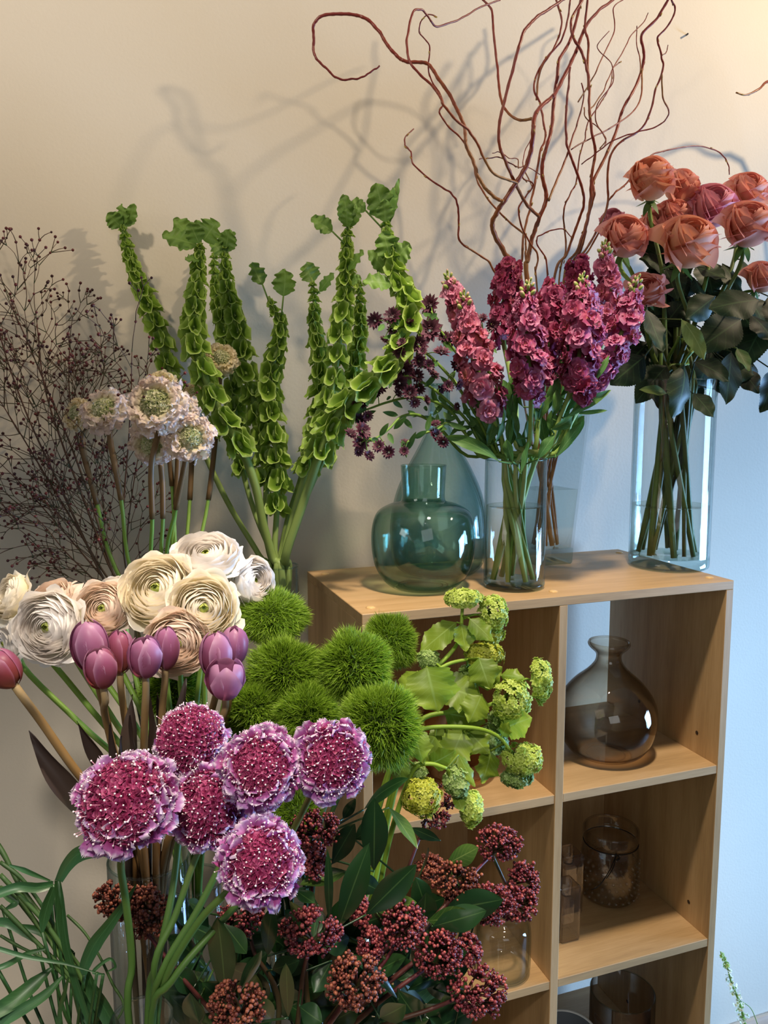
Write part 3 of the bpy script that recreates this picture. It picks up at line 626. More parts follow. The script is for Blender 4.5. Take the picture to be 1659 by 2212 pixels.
willow('short twisting willow shoot low in the middle of the cluster', [(800, 1620), (795, 1560), (810, 1480), (760, 1400), (710, 1300), (700, 1200), (750, 1120), (780, 1060), (720, 1030), (740, 960), (700, 965), (640, 940), (590, 910), (520, 915), (470, 920)], [.23, .19, .16], [.0024, .0018, .0011], [
    ([(695, 975), (690, 920), (640, 915), (590, 880), (545, 885)], [.17, .16], [.0011, .0008]),
    ([(720, 960), (760, 970), (820, 1010)], [.17, .18], [.0011, .0008])])
willow('small forked willow shoot close above the magenta flowers', [(865, 1620), (865, 1590), (850, 1490), (805, 1420), (810, 1370), (880, 1335), (950, 1325), (1000, 1370)], [.23, .2], [.0024, .0012])
willow('slender willow wand curving up between the two right branches', [(930, 1620), (970, 1450), (960, 1300), (960, 1200), (1000, 1110), (1030, 1050), (1050, 900), (1080, 800), (1100, 700), (1180, 580), (1230, 480), (1240, 400), (1290, 355)], [.23, .26], [.0024, .0012])
# the one whose tip enters from the right
p = [Y(1590, 200, .20), Y(1612, 205, .20), Y(1640, 192, .20), Y(1662, 176, .21), Y(1720, 190, .22), Y(1800, 400, .24)]
T = thing('willow_branch', 'lone willow twig tip entering at the right edge beside the wall', 'branch', (p[-1][0]+.25, .30, 0))
m = MB(); tube(m, p+[np.array([p[-1][0]+.18, .27, .8]), np.array([p[-1][0]+.25, .30, 0])], [.0013, .002, .004, .006], 7, knots=.9); obj('branch', m, S_bark, T); buds(T, p[:4], .0013, 3)

# ------------------------------------------------------------------ bells of Ireland
def bell_tpl():
    M = MB(); K, Nn = 7, 18; a = np.arange(Nn)*2*PI/Nn; s = np.linspace(0, 1, K)[:, None]
    ph = rng.random()*6
    r = (.08+.92*s**.7)*(1+.07*s*np.cos(5*a+ph)+.05*s**3*np.cos(8*a))
    z = .95*s**1.15-.28*s**5+.10*s**3*np.cos(5*a+ph+1.2)
    V = np.stack([r*np.cos(a)*rng.uniform(.5, .68), r*np.sin(a), z+0*a], 2)
    i, j = np.meshgrid(np.arange(K-1), np.arange(Nn), indexing='ij'); a0 = (i*Nn+j).ravel(); b0 = (i*Nn+(j+1) % Nn).ravel()
    c = np.zeros((K, Nn, 3)); c[..., 0] = s; c[..., 1] = .5
    M.add(V.reshape(-1, 3), np.stack([a0, b0, b0+Nn, a0+Nn], 1), c.reshape(-1, 3))
    v, f, cc = ICO1; cc = cc.copy(); cc[:, 0] = .9; M.add(v*[.09, .09, .12]+[0, 0, .16], f, cc)
    return M.arr()
BT = [bell_tpl() for _ in range(4)]
def bells(label, pts, ds, r0, r1, rim, k, w0=.0, top='leaves', size=1., dens=1.):
    """pts: pixels from tip to vase rim. Whorls grow from the tip down to fraction w0 of the stem."""
    dd = np.interp(np.linspace(0, 1, len(pts)), np.linspace(0, 1, len(ds)), ds)
    P = [A(x, y, q) for (x, y), q in zip(pts, dd)]
    end = into(VBell, k, rim-.02, .024, .014)
    T = thing('bells_of_ireland', label, 'flower', end[1], 'bells of Ireland stems')
    m = MB(); tube(m, [end[1], end[0]]+P[::-1], [r0, r0, r1], 8); obj('stem', m, S_bell, T)
    C = spline(P, 8); L = np.concatenate([[0], np.cumsum(np.linalg.norm(np.diff(C, axis=0), axis=1))])
    pos = .012; i = 0; n = 0; tot = L[-1]*w0
    while pos < tot:
        f = pos/tot; R = (.0050+.0138*min(1, (pos/.15))**.8)*size; gap = (.0105+.0235*min(1, pos/.17))/dens*size
        c = np.array([np.interp(pos, L, C[:, q]) for q in range(3)]); c2 = np.array([np.interp(pos+.004, L, C[:, q]) for q in range(3)])
        t = nrm(c-c2); u, v, _ = frame(t); nb = 6 if R > .008 else 5
        a = np.arange(nb)*2*PI/nb+n*.55+rng.normal(0, .12, nb)
        out = np.cos(a)[:, None]*u+np.sin(a)[:, None]*v
        N = out+t*(.35 if R > .009 else .9)+rng.normal(0, .16, (nb, 3)); N /= np.linalg.norm(N, axis=1, keepdims=True)
        Uu = np.cross(t, N)+rng.normal(0, .12, (nb, 3)); Uu -= N*np.sum(Uu*N, 1, keepdims=True); Uu /= np.linalg.norm(Uu, axis=1, keepdims=True); FR = np.stack([Uu, np.cross(N, Uu), N], 2)
        m = MB(); sc = R*(.85+.25*rng.random(nb))
        for b in range(nb): m.inst(BT[rng.integers(4)], (c+out[b]*R*.18)[None], FR[b:b+1], sc[b:b+1], rb=.2+.6*rng.random())
        obj('bell_whorl', m, P_bell, T); pos += gap; n += 1
    return T, P
def bleaves(T, specs):
    """specs: (attach px, tip px, d, half-width px, petiole start or None)"""
    for (a, b, d, w, pet) in specs:
        m = MB(); p0 = A(a[0], a[1], d); p1 = A(b[0], b[1], d-.012)
        leafpx(m, p0, p1, S(w*1.15, d), -FW+UP*.4+RT*rng.normal(0, .4), bend=rng.uniform(-.5, .7), ruf=.22, rk=4, ser=.16, serk=6, nl=36, nw=8, prof=w_heart, cup=.12)
        if pet: tube(m, [A(pet[0], pet[1], d), (A(pet[0], pet[1], d)+p0)/2, p0], .0013, 5, sub=2)
        obj('leaf', m, L_bell, T)
RZ = VBell[2]+.29
t, _ = bells('bells of Ireland stem leaning furthest left, slender open tip', [(262, 478), (272, 520), (285, 570), (300, 610), (322, 660), (345, 720), (362, 790), (385, 850), (420, 930), (460, 1020), (500, 1100), (560, 1200)], [1.20, 1.22, 1.2], .0042, .0018, RZ, 1, .64, size=.95)
bleaves(t, [((262, 490), (232, 460), 1.2, 17, (268, 510)), ((268, 485), (262, 440), 1.2, 16, (268, 510)), ((272, 490), (290, 440), 1.2, 13, (270, 510))])
t, _ = bells('front bells of Ireland stem with large bells and broad crown leaves', [(432, 520), (430, 560), (426, 620), (418, 690), (424, 760), (448, 830), (482, 905), (522, 970), (552, 1050), (568, 1130), (590, 1205)], [1.14, 1.12, 1.19], .0062, .0026, RZ, 2, .70, size=1.1)
bleaves(t, [((425, 530), (350, 508), 1.13, 22, None), ((425, 520), (375, 472), 1.14, 22, None), ((430, 525), (410, 480), 1.12, 18, None), ((440, 520), (470, 478), 1.15, 28, None), ((435, 515), (425, 475), 1.16, 15, None), ((430, 560), (400, 562), 1.13, 12, None)])
t, _ = bells('bells of Ireland stem directly right of the broad-leaved front stem', [(490, 520), (486, 560), (492, 620), (505, 680), (520, 740), (536, 820), (556, 900), (572, 980), (575, 1060), (572, 1130), (585, 1205)], [1.22, 1.24, 1.2], .0045, .0022, RZ, 3, .80)
bleaves(t, [((486, 545), (495, 495), 1.22, 18, None), ((480, 550), (455, 520), 1.22, 16, None), ((495, 540), (505, 500), 1.23, 12, None)])
t, _ = bells('back bells of Ireland stem hidden between its left neighbours', [(462, 540), (465, 600), (478, 680), (492, 760), (505, 850), (512, 950), (530, 1040), (555, 1120), (588, 1205)], [1.26, 1.26, 1.21], .0040, .0020, RZ, 4, .72, size=.95)
t, _ = bells('short bells of Ireland stem with two dark leaves on long stalks', [(580, 640), (592, 670), (606, 700), (600, 750), (584, 810), (582, 870), (592, 940), (600, 1010), (598, 1100), (595, 1205)], [1.20, 1.22, 1.2], .0045, .0022, RZ, 5, .86, size=1.05)
bleaves(t, [((567, 615), (545, 566), 1.2, 20, (580, 650)), ((612, 640), (615, 580), 1.2, 25, (608, 680))])
t, _ = bells('narrow bells of Ireland stem right of the two stalked leaves', [(672, 600), (678, 640), (680, 700), (688, 760), (690, 830), (686, 900), (668, 970), (648, 1040), (622, 1120), (604, 1205)], [1.26, 1.26, 1.21], .0042, .0020, RZ, 6, .74, size=.92)
bleaves(t, [((675, 610), (662, 566), 1.26, 22, (678, 630)), ((690, 630), (722, 590), 1.26, 12, (680, 640))])
t, _ = bells('tall bells of Ireland stem with a stalked leaf at its left', [(752, 470), (750, 510), (750, 560), (748, 620), (738, 690), (730, 760), (716, 840), (694, 920), (668, 1000), (640, 1090), (610, 1205)], [1.18, 1.2, 1.19], .0050, .0022, RZ, 7, .74)
bleaves(t, [((718, 500), (672, 470), 1.18, 17, (748, 530)), ((752, 490), (742, 420), 1.18, 17, None), ((758, 490), (772, 425), 1.18, 15, None), ((750, 490), (750, 450), 1.17, 12, None), ((752, 585), (785, 540), 1.18, 14, None), ((760, 610), (780, 600), 1.17, 12, None)])
t, _ = bells('tallest bells of Ireland stem, right of all, arching over with big bells', [(832, 470), (838, 520), (848, 570), (866, 620), (884, 665), (872, 730), (842, 785), (786, 838), (736, 890), (702, 950), (680, 1010), (650, 1100), (616, 1205)], [1.15, 1.12, 1.18], .0066, .0026, RZ, 8, .74, size=1.12)
bleaves(t, [((832, 475), (812, 395), 1.15, 26, None), ((836, 475), (850, 405), 1.15, 20, None), ((832, 480), (830, 430), 1.14, 16, None), ((835, 490), (862, 385), 1.155, 8, None), ((790, 455), (762, 432), 1.15, 14, (832, 500)), ((842, 560), (826, 500), 1.14, 26, None), ((850, 570), (885, 525), 1.14, 22, None), ((845, 615), (783, 610), 1.13, 20, None), ((835, 590), (795, 540), 1.16, 15, None)])
t, _ = bells('bells of Ireland stem hanging behind the tallest one', [(775, 600), (778, 660), (776, 720), (768, 790), (748, 870), (722, 940), (690, 1010), (655, 1090), (612, 1205)], [1.24, 1.24, 1.2], .0045, .0022, RZ, 9, .70, size=.95)

# ------------------------------------------------------------------ dark berried sprays
def spray(label, pts, d, r, k, seed, nb=9, span=.11):
    P = [A(x, y, q) for (x, y), q in zip(pts, np.linspace(d[0], d[1], len(pts)))]
    end = into(VGyp, k, A(305, 1480, 1.12)[2]-.01, .014, .013)
    T = thing('berried_spray', label, 'flower', end[1], 'dark berried sprays')
    r2 = np.random.default_rng(seed)
    m = MB(); C = tube(m, [end[1], end[0]]+P[::-1], [r, r*.9, r*.35], 6, rb=.4)
    tips = []
    def grow(p, dr, L, dep):
        if dep == 0 or L < .006: tips.append(p); return
        q = p+dr*L; q2 = (p+q)/2+r2.normal(0, L*.05, 3)
        tube(m, [p, q2, q], [.0006, .00042], 4, sub=2, rb=.5, cap=False)
        u, v, _ = frame(dr); a = r2.random()*6.28
        for j in range(2 if r2.random() < .72 else 3):
            o = np.cos(a+j*2.6)*u+np.sin(a+j*2.6)*v
            if r2.random() < .18: tips.append(q)
            else: grow(q, nrm(dr+o*r2.uniform(.4, .8)), L*r2.uniform(.55, .85), dep-1)
    K = len(C); i0 = int(K*.42); idx = np.linspace(i0, K-1, nb).astype(int)
    for n_, i in enumerate(idx):
        t = nrm(C[min(i+1, K-1)]-C[max(i-1, 0)]); u, v, _ = frame(t); a = r2.random()*6.28
        o = np.cos(a)*u+np.sin(a)*v; o = nrm(o-FW*np.dot(o, FW)*.5)
        grow(C[i], nrm(t*1.0+o*(0.75 if i < K-1 else .1)), span*r2.uniform(.3, .5), 4)
    obj('stem', m, S_gyp, T)
    m = MB(); tp = np.array(tips); m.inst(ICO1, tp, None, .0016+.0009*r2.random(len(tp)), rb=r2.random(len(tp))); obj('berries', m, P_berry, T)
    return T
spray('dark berried spray reaching the top left corner of its bunch', [(20, 650), (60, 740), (110, 860), (160, 980), (205, 1110), (245, 1240), (290, 1330)], (1.10, 1.12), .0020, 0, 11, 17, .13)
spray('dark berried spray bending off the left edge at the top', [(-20, 640), (10, 760), (60, 900), (120, 1030), (180, 1160), (235, 1270), (292, 1340)], (1.06, 1.12), .0020, 1, 12, 17, .13)
spray('dark berried spray with its tip above the pale scabiosas, upright and open', [(285, 760), (283, 850), (278, 950), (268, 1080), (268, 1200), (290, 1310)], (1.04, 1.12), .0016, 2, 13, 13, .11)
spray('dark berried spray second from the left edge at mid height', [(-10, 850), (40, 930), (100, 1030), (160, 1130), (220, 1230), (285, 1330)], (1.08, 1.12), .0018, 3, 14, 16, .12)
spray('dark berried spray whose tip stands left of the pale blooms', [(150, 740), (150, 850), (170, 960), (205, 1080), (240, 1200), (290, 1320)], (1.16, 1.13), .0020, 4, 15, 16, .12)
spray('lowest dark berried spray drooping towards the left wall', [(40, 1090), (90, 1130), (140, 1190), (190, 1240), (240, 1290), (292, 1350)], (1.08, 1.12), .0014, 5, 16, 13, .10)
spray('dark berried spray just in front of the wall shadow, densely forked', [(80, 700), (95, 830), (135, 960), (185, 1090), (235, 1220), (290, 1330)], (1.10, 1.12), .0022, 6, 17, 18, .13)
spray('dark berried spray crossing behind the pale scabiosa stems', [(320, 900), (300, 980), (285, 1070), (275, 1160), (280, 1250), (300, 1330)], (1.18, 1.13), .0014, 7, 18, 12, .09)
spray('dark berried spray sweeping low at the left, below mid height', [(0, 1000), (60, 1060), (130, 1140), (190, 1210), (240, 1270), (288, 1340)], (1.14, 1.13), .0016, 8, 19, 14, .11)
# ------------------------------------------------------------------ scabiosa heads
def cupfloret():
    M = MB()
    for k in range(4): leaf(M, (0, 0, 0), (math.cos(k*PI/2), math.sin(k*PI/2), 1.5), (-math.cos(k*PI/2), -math.sin(k*PI/2), .6), 1, .42, bend=-.9, cup=.3, prof=w_petal, nl=3, nw=2, ruf=.2)
    return M.arr()
CUPS = [cupfloret() for _ in range(3)]
def w_scal(s): return (.30+.70*np.sin(np.minimum(s*1.15, 1)*PI/2))*np.sqrt(np.maximum(0, 1-np.maximum(0, (s-.80)/.21)**2.4))*(1+.06*np.sin(s*23))
def scab_head(T, c, n, R, mats, dome=.66, dh=.46, npet=22, ruffle=.30, pins=True, ncen=230, seed=1, wide=1.0):
    """mats = outer petals, centre florets, pins"""
    Fr = frame(n); u, v, n = Fr; B = np.array([u, v, n]).T
    m = MB()
    for ring, (r0, Lr, el, cnt) in enumerate(((.56, .50, -.45, npet+6), (.50, .48, -.05, npet+6), (.46, .44, .30, npet+4), (.42, .34, .62, npet))):
        for k in range(cnt):
            a = k*2*PI/cnt+ring*.15+rng.normal(0, .08)
            o = np.array([math.cos(a), math.sin(a)*wide, 0]); e = el+rng.normal(0, .22)
            d = B@nrm(o*math.cos(e)+np.array([0, 0, math.sin(e)])); nn = B@nrm(np.array([0, 0, 1.])*math.cos(e)-o*math.sin(e))
            p = c+B@(o*r0*R+np.array([0, 0, (.02+ring*.06)*R]))
            leaf(m, p, d, nn+rng.normal(0, .4, 3), Lr*R*rng.uniform(.75, 1.15), R*rng.uniform(.13, .19), bend=rng.uniform(-1.0, .4), ruf=ruffle*rng.uniform(.9, 1.9), rk=rng.uniform(1.8, 2.8), prof=w_scal, lobe=.13, nl=9, nw=10, cup=rng.uniform(-.3, .4), twist=rng.normal(0, .35))
    obj('outer_petals', m, mats[0], T)
    m = MB(); k = np.arange(ncen); q = (k+.5)/ncen; th = np.arccos(1-q*.92)*1.0; a = k*2.39996
    X = np.stack([np.sin(th)*np.cos(a), np.sin(th)*np.sin(a)*wide, np.cos(th)], 1)
    base = X*np.array([dome, dome, dh])*R*.86; N = X*np.array([.8, .8, 1.0])
    m.inst(CUPS[0], c+base@B.T, frames((N+rng.normal(0, .18, N.shape))@B.T, rng.random(ncen)*6), R*rng.uniform(.11, .16, ncen))
    core = MB(); v_, f_, c_ = ICO2
    m.add((v_*np.array([dome, dome, dh])*.84*R)@B.T+c, f_, np.tile([.05, .5, .3], (len(v_), 1)))
    obj('centre_florets', m, mats[1], T)
    if pins:
        sel = rng.random(ncen) < .62; X2 = X[sel]; base2 = base[sel]
        tip = base2+(X2*np.array([.8, .8, 1.])+rng.normal(0, .16, X2.shape))*R*rng.uniform(.16, .25, (len(X2), 1))
        ms = MB()
        for b, t in zip(base2, tip): tube(ms, [c+B@b, c+B@t], R*.008, 3, sub=1, cap=False)
        obj('filaments', ms, P_pinst, T)
        mp = MB(); mp.inst(ICO1, c+tip@B.T, None, R*.020*rng.uniform(.8, 1.2, len(tip))); obj('white_pins', mp, P_pin, T)
    # calyx under the head
    m = MB()
    for k in range(10):
        a = k*2*PI/10; o = B@np.array([math.cos(a), math.sin(a), -.5]); leaf(m, c-n*R*.12, o, n, R*.5, R*.07, bend=.5, prof=w_lance, nl=4, nw=2)
    m.add((ICO2[0]*[.2, .2, .22])@B.T*R+c-n*R*.12, ICO2[1], ICO2[2]); obj('calyx', m, S_green, T)
def scabiosa(label, px, py, R, d, f, vb, k, rim, via=(), **kw):
    c = A(px, py, d); n = face(*f); TOWARD[0] = c; e = into(vb, k, rim, .017, .014)
    T = thing('scabiosa_flower', label, 'flower', e[1], 'purple scabiosa'); Rw = S(R, d)
    c = c-n*Rw*.25
    scab_head(T, c, n, Rw, (P_sc_p, P_sc_c), **kw)
    m = MB(); tube(m, [e[1], e[0]]+[A(*v) for v in via]+[c-n*Rw*.75-UP*.004, c-n*Rw*.2], [.0028, .0028, .0024], 8, rb=.4); obj('stem', m, S_scab, T); return T
RB = A(306, 2198, .62)[2]-.012
scabiosa('largest purple scabiosa head, lowest at the left', 262, 1722, 122, .56, (-.10, .78), VB, 0, RB, [(285, 2080, .61), (272, 1950, .60), (262, 1850, .59)], dome=.84, dh=.6, npet=28)
scabiosa('upper middle purple scabiosa, tipped back to show a domed crimson centre', 408, 1592, 88, .64, (-.05, .75), VB, 1, RB, [(340, 2080, .62), (372, 1930, .63), (392, 1780, .655)], dome=.86, dh=.80, ruffle=.30)
scabiosa('darkest purple scabiosa, wedged between the largest head and the centre ones', 448, 1742, 100, .61, (0, .40), VB, 2, RB, [(335, 2080, .61), (378, 1980, .62), (420, 1860, .63)], dome=.84, dh=.6)
scabiosa('purple scabiosa in the centre of the group, facing the viewer', 562, 1655, 100, .58, (.08, .48), VB, 3, RB, [(350, 2100, .60), (430, 1960, .61), (510, 1800, .62)], dome=.76, dh=.52)
scabiosa('purple scabiosa furthest right, beside the green dianthus balls', 716, 1640, 98, .60, (.20, .30), VB, 4, RB, [(370, 2120, .60), (470, 2000, .62), (600, 1850, .64)], dome=.76, dh=.52)
scabiosa('lowest purple scabiosa, in front of the dark glossy leaves', 564, 1862, 104, .55, (.22, .42), VB, 5, RB, [(360, 2110, .60), (430, 1990, .59), (500, 1920, .58)], dome=.76, dh=.52)
m = MB()
# pale scabiosas further back
RW = A(395, 1480, 1.10)[2]-.01
def pale(label, px, py, R, d, f, k, via=(), mat=None, tape=.6, **kw):
    c = A(px, py, d); n = face(*f); TOWARD[0] = c; e = into(VWS, k, RW, .013, .012); Rw = S(R, d); c = c-n*Rw*.2
    T = thing('pale_scabiosa_flower', label, 'flower', e[1], 'pale scabiosa')
    scab_head(T, c, n, Rw, (mat or P_ws_p, P_ws_c), pins=False, ncen=110, npet=18, dh=.4, **kw)
    P = [A(*v) for v in via]+[c-n*Rw*.6-UP*.006, c-n*Rw*.15]
    m = MB(); tube(m, [e[1], e[0]]+P, .0026, 8); obj('stem', m, S_green, T)
    C = spline([e[0]]+P, 8); i = int(len(C)*(1-tape)); m = MB(); tube(m, C[i:-3], .0038, 8, sub=0); obj('stem_tape', m, S_tape, T); return T
pale('pale scabiosa with a green buttony centre, largest of the cream ones', 335, 870, 74, .98, (0, .25), 0, [(330, 1260, 1.06), (329, 1120, 1.02), (328, 1000, 1.0)], dome=.48)
pale('pale scabiosa beside the largest, tilted to the right', 412, 945, 58, 1.0, (.35, .0), 1, [(360, 1230, 1.08), (380, 1100, 1.05), (398, 1010, 1.03)], dome=.42)
pale('pale pink scabiosa to the left above its long taped stem', 222, 880, 60, 1.02, (-.2, .6), 2, [(285, 1240, 1.08), (262, 1080, 1.06), (238, 950, 1.05)], dome=.45)
pale('pale scabiosa furthest left, seen from the side among brown sprays', 160, 892, 42, 1.08, (-.9, .3), 3, [(250, 1230, 1.1), (210, 1090, 1.1), (178, 960, 1.1)], mat=P_ws_y, dome=.45)
pale('lowest pale scabiosa, hanging beneath the largest one', 325, 962, 54, 1.03, (-.1, -.35), 4, [(350, 1240, 1.08), (352, 1120, 1.07), (350, 1030, 1.06)], dome=.45)
pale('cream scabiosa half hidden behind the top of the largest', 345, 828, 44, 1.06, (.0, .8), 5, [(380, 1240, 1.1), (372, 1050, 1.09), (356, 900, 1.08)], mat=P_ws_y, dome=.5)
pale('cream scabiosa standing highest, between the bells of Ireland', 478, 772, 42, 1.16, (.3, .5), 6, [(420, 1240, 1.12), (450, 1080, 1.15), (470, 900, 1.17)], mat=P_ws_y, dome=.5)
pale('small cream scabiosa peeping from behind the front green stem', 422, 848, 30, 1.17, (.3, .5), 7, [(400, 1240, 1.12), (410, 1080, 1.15), (418, 920, 1.17)], mat=P_ws_y, dome=.5)
pale('blush scabiosa tucked behind the largest at its right', 388, 886, 44, 1.07, (.2, .1), 8, [(372, 1230, 1.1), (380, 1090, 1.09), (386, 960, 1.08)], dome=.4)

# ------------------------------------------------------------------ ranunculus
RN = A(420, 1900, .80)[2]-.01
def ranunculus(label, px, py, R, d, f, pal, k, via=(), ns=17, open_=78, ky=.62, cen=True, frill=0, sq=1.0):
    Rw = S(R, d); n = face(*f); Fr = list(frame(n)); c = A(px, py, d)-n*Rw*.25
    TOWARD[0] = c; e = into(VN, k, RN, .018, .014)
    T = thing('ranunculus_flower', label, 'flower', e[1], 'cream ranunculus')
    m = MB()
    for i in range(ns):
        q = (i+.6)/ns; r = Rw*(.13+.87*q**.92); th1 = math.radians(30+(open_-30)*q**.8); npt = 3 if i < 4 else (4 if i < 9 else 5)
        for j in range(npt):
            shellpetal(m, c, Fr, r*rng.uniform(.975, 1.02), ky+.22*(1-q), j*2*PI/npt+i*2.4+rng.normal(0, .12), PI/npt*rng.uniform(1.15, 1.4), math.radians(150-25*q), th1+rng.normal(0, .05), rnd=.28+.15*q, curl=.05*q, nl=6, nw=9, wob=.035+.03*q, base=.5, lift=.06*(1-q))
    for j in range(6):      # loose outer petals
        shellpetal(m, c, Fr, Rw*rng.uniform(1.0, 1.1), ky*.8, j*PI/3+rng.normal(0, .2), .62, math.radians(130), math.radians(88+rng.random()*14), rnd=.3, curl=.10+frill*.35, nl=7, nw=9, wob=.09+frill*.12, base=.4)
    obj('petals', m, P_ran[pal], T)
    m = MB()
    for i in range(4):
        for j in range(4): shellpetal(m, c, Fr, Rw*(.05+.035*i), 1.0, j*PI/2+i*.8, .9, 2.4, .45, nl=4, nw=5, lift=.2)
    obj('green_centre', m, P_rcen, T)
    m = MB(); P = [A(*v) for v in via]; b = c-n*Rw*.55
    tube(m, [e[1], e[0]]+P+[b-n*Rw*.35, b], .0030, 8)
    for j in range(5): a = j*1.257; leaf(m, b, Fr[0]*math.cos(a)+Fr[1]*math.sin(a)-n*.3, n, Rw*.42, Rw*.12, bend=.6, nl=4, nw=4, prof=w_lance)
    obj('stem', m, S_green, T); return T
ranunculus('large cream ranunculus at the centre top, facing up with tight rings', 332, 1264, 82, .80, (-.05, .55), 'cream', 0, [(375, 1600, .82), (355, 1400, .85)])
ranunculus('cream ranunculus with a green eye, right of the largest', 441, 1312, 74, .78, (.28, .25), 'cream', 1, [(420, 1600, .82), (435, 1420, .84)], open_=84)
ranunculus('blush ranunculus with tight rings above the first tulips', 216, 1312, 62, .80, (.0, .35), 'blush', 2, [(330, 1600, .84), (250, 1420, .86)])
ranunculus('blush ranunculus partly hidden by the middle tulips', 383, 1392, 70, .765, (.25, .05), 'blush', 3, [(400, 1620, .81), (392, 1500, .82)])
ranunculus('large white ranunculus drooping to the left, seen nearly face on', 92, 1356, 78, .76, (-.15, .05), 'white', 4, [(320, 1680, .82), (230, 1530, .83), (150, 1400, .82)], ns=18, ky=.7)
ranunculus('topmost ranunculus, an open frilled bloom seen from its side', 443, 1186, 72, .84, (.05, 1.3), 'white', 5, [(440, 1600, .84), (440, 1400, .85), (440, 1260, .85)], frill=.1, ky=.75, ns=15)
ranunculus('white ranunculus at right, side on beside the empty vase rim', 556, 1252, 50, .86, (1.2, .35), 'white', 6, [(470, 1600, .83), (510, 1400, .86), (535, 1290, .87)], ky=.9, open_=64)
ranunculus('pale ranunculus at upper left, seen from behind over the drooping one', 104, 1282, 50, .82, (-.3, 1.3), 'blush', 7, [(330, 1640, .84), (220, 1460, .86), (125, 1330, .85)], frill=.6, ky=.8)
ranunculus('cream ranunculus cut by the left edge of the picture', 8, 1285, 50, .80, (-.9, .5), 'cream', 8, [(310, 1680, .84), (170, 1500, .84), (40, 1340, .82)], frill=.3, ky=.9)
ranunculus('small white ranunculus peeping behind the ringed blush one', 246, 1268, 34, .86, (-.1, .9), 'white', 9, [(340, 1640, .84), (290, 1450, .88)], ns=12, ky=.9)
ranunculus('white ranunculus bloom low at the left edge, under the drooping ones', 0, 1392, 44, .84, (-.6, -.1), 'white', 10, [(310, 1700, .84), (170, 1560, .86), (50, 1440, .86)], ns=12, frill=.5)

# ------------------------------------------------------------------ tulips
RTU = A(322, 1850, .74)[2]-.01
def tulip(label, px, py, w, h, d, ax, k, via, red=False, open_=0.0, spin=None, sl=.0030):
    """px,py centre of the cup; w,h half sizes; ax lean of the cup (right, up, towards)"""
    Rw = S(w, d); ky = h/w; n = nrm(RT*ax[0]+UP*ax[1]-FW*ax[2]); Fr = list(frame(n)); c = A(px, py, d)-n*Rw*ky*.12
    TOWARD[0] = c; e = into(VT, k, RTU, .026, .016)
    T = thing('tulip', label, 'flower', e[1], 'mauve tulips')
    m = MB(); s0 = rng.random()*6 if spin is None else spin
    for lay in range(2):
        for j in range(3):
            shellpetal(m, c, Fr, Rw*(.90+.08*lay), ky*(1.0+.02*lay), s0+j*2*PI/3+lay*PI/3, .80 if lay else .95, math.radians(176), math.radians(14+18*open_+6*lay), rnd=.34, point=.10, nl=12, nw=10, wob=.03, base=.55, curl=.05+.10*open_)
    obj('petals', m, P_tulred if red else P_tul, T)
    b = c-n*Rw*ky*.98
    m = MB(); C = tube(m, [e[1], e[0]]+[A(*v) for v in via]+[b-n*.012, b+n*.004], [sl*1.25, sl*1.1, sl], 8, rb=.5); obj('stem', m, S_tulip, T)
    return T
tulip('leftmost tulip of the close group, behind the front russet one', 194, 1388, 41, 60, .71, (-.12, 1, .15), 0, [(262, 1700, .75), (232, 1560, .75), (212, 1480, .74)])
tulip('front russet-mauve tulip overlapping its left neighbour', 216, 1436, 36, 50, .67, (-.05, 1, .25), 1, [(250, 1640, .73), (226, 1540, .70)], red=True, open_=.3)
tulip('russet tulip half hidden between the two front pairs', 258, 1402, 32, 50, .73, (.0, 1, .1), 2, [(285, 1660, .75), (268, 1540, .75)], red=True)
tulip('mauve tulip with an open tip, third from the left in front', 312, 1412, 37, 50, .68, (.02, 1, .2), 3, [(311, 1700, .73), (312, 1560, .70)], open_=.5)
tulip('slim mauve tulip close behind the open-tipped one', 358, 1394, 29, 50, .71, (.05, 1, .1), 4, [(345, 1680, .74), (350, 1540, .73)])
tulip('tall mauve tulip at the left of the right hand trio', 466, 1408, 36, 54, .72, (.0, 1, .1), 5, [(430, 1700, .75), (452, 1560, .74)])
tulip('mauve tulip behind, upper right of the right hand trio', 505, 1390, 31, 46, .74, (.08, 1, .15), 6, [(460, 1700, .76), (490, 1540, .76)])
tulip('front tulip of the right hand trio, wide open at the tip', 488, 1459, 42, 51, .68, (.1, 1, .35), 7, [(440, 1720, .72), (468, 1580, .70)], open_=1.0)
tulip('russet tulip cut by the left edge on a long slanting stem', 2, 1440, 38, 48, .66, (-.6, 1, .2), 8, [(240, 1760, .73), (160, 1660, .71), (90, 1560, .69)], red=True, sl=.0034)
tl = thing('tulip_foliage', 'almost black curling tulip leaves rising behind the scabiosa', 'leaves', [VT[0]-.012, VT[1]+.012, VT[2]+.013])
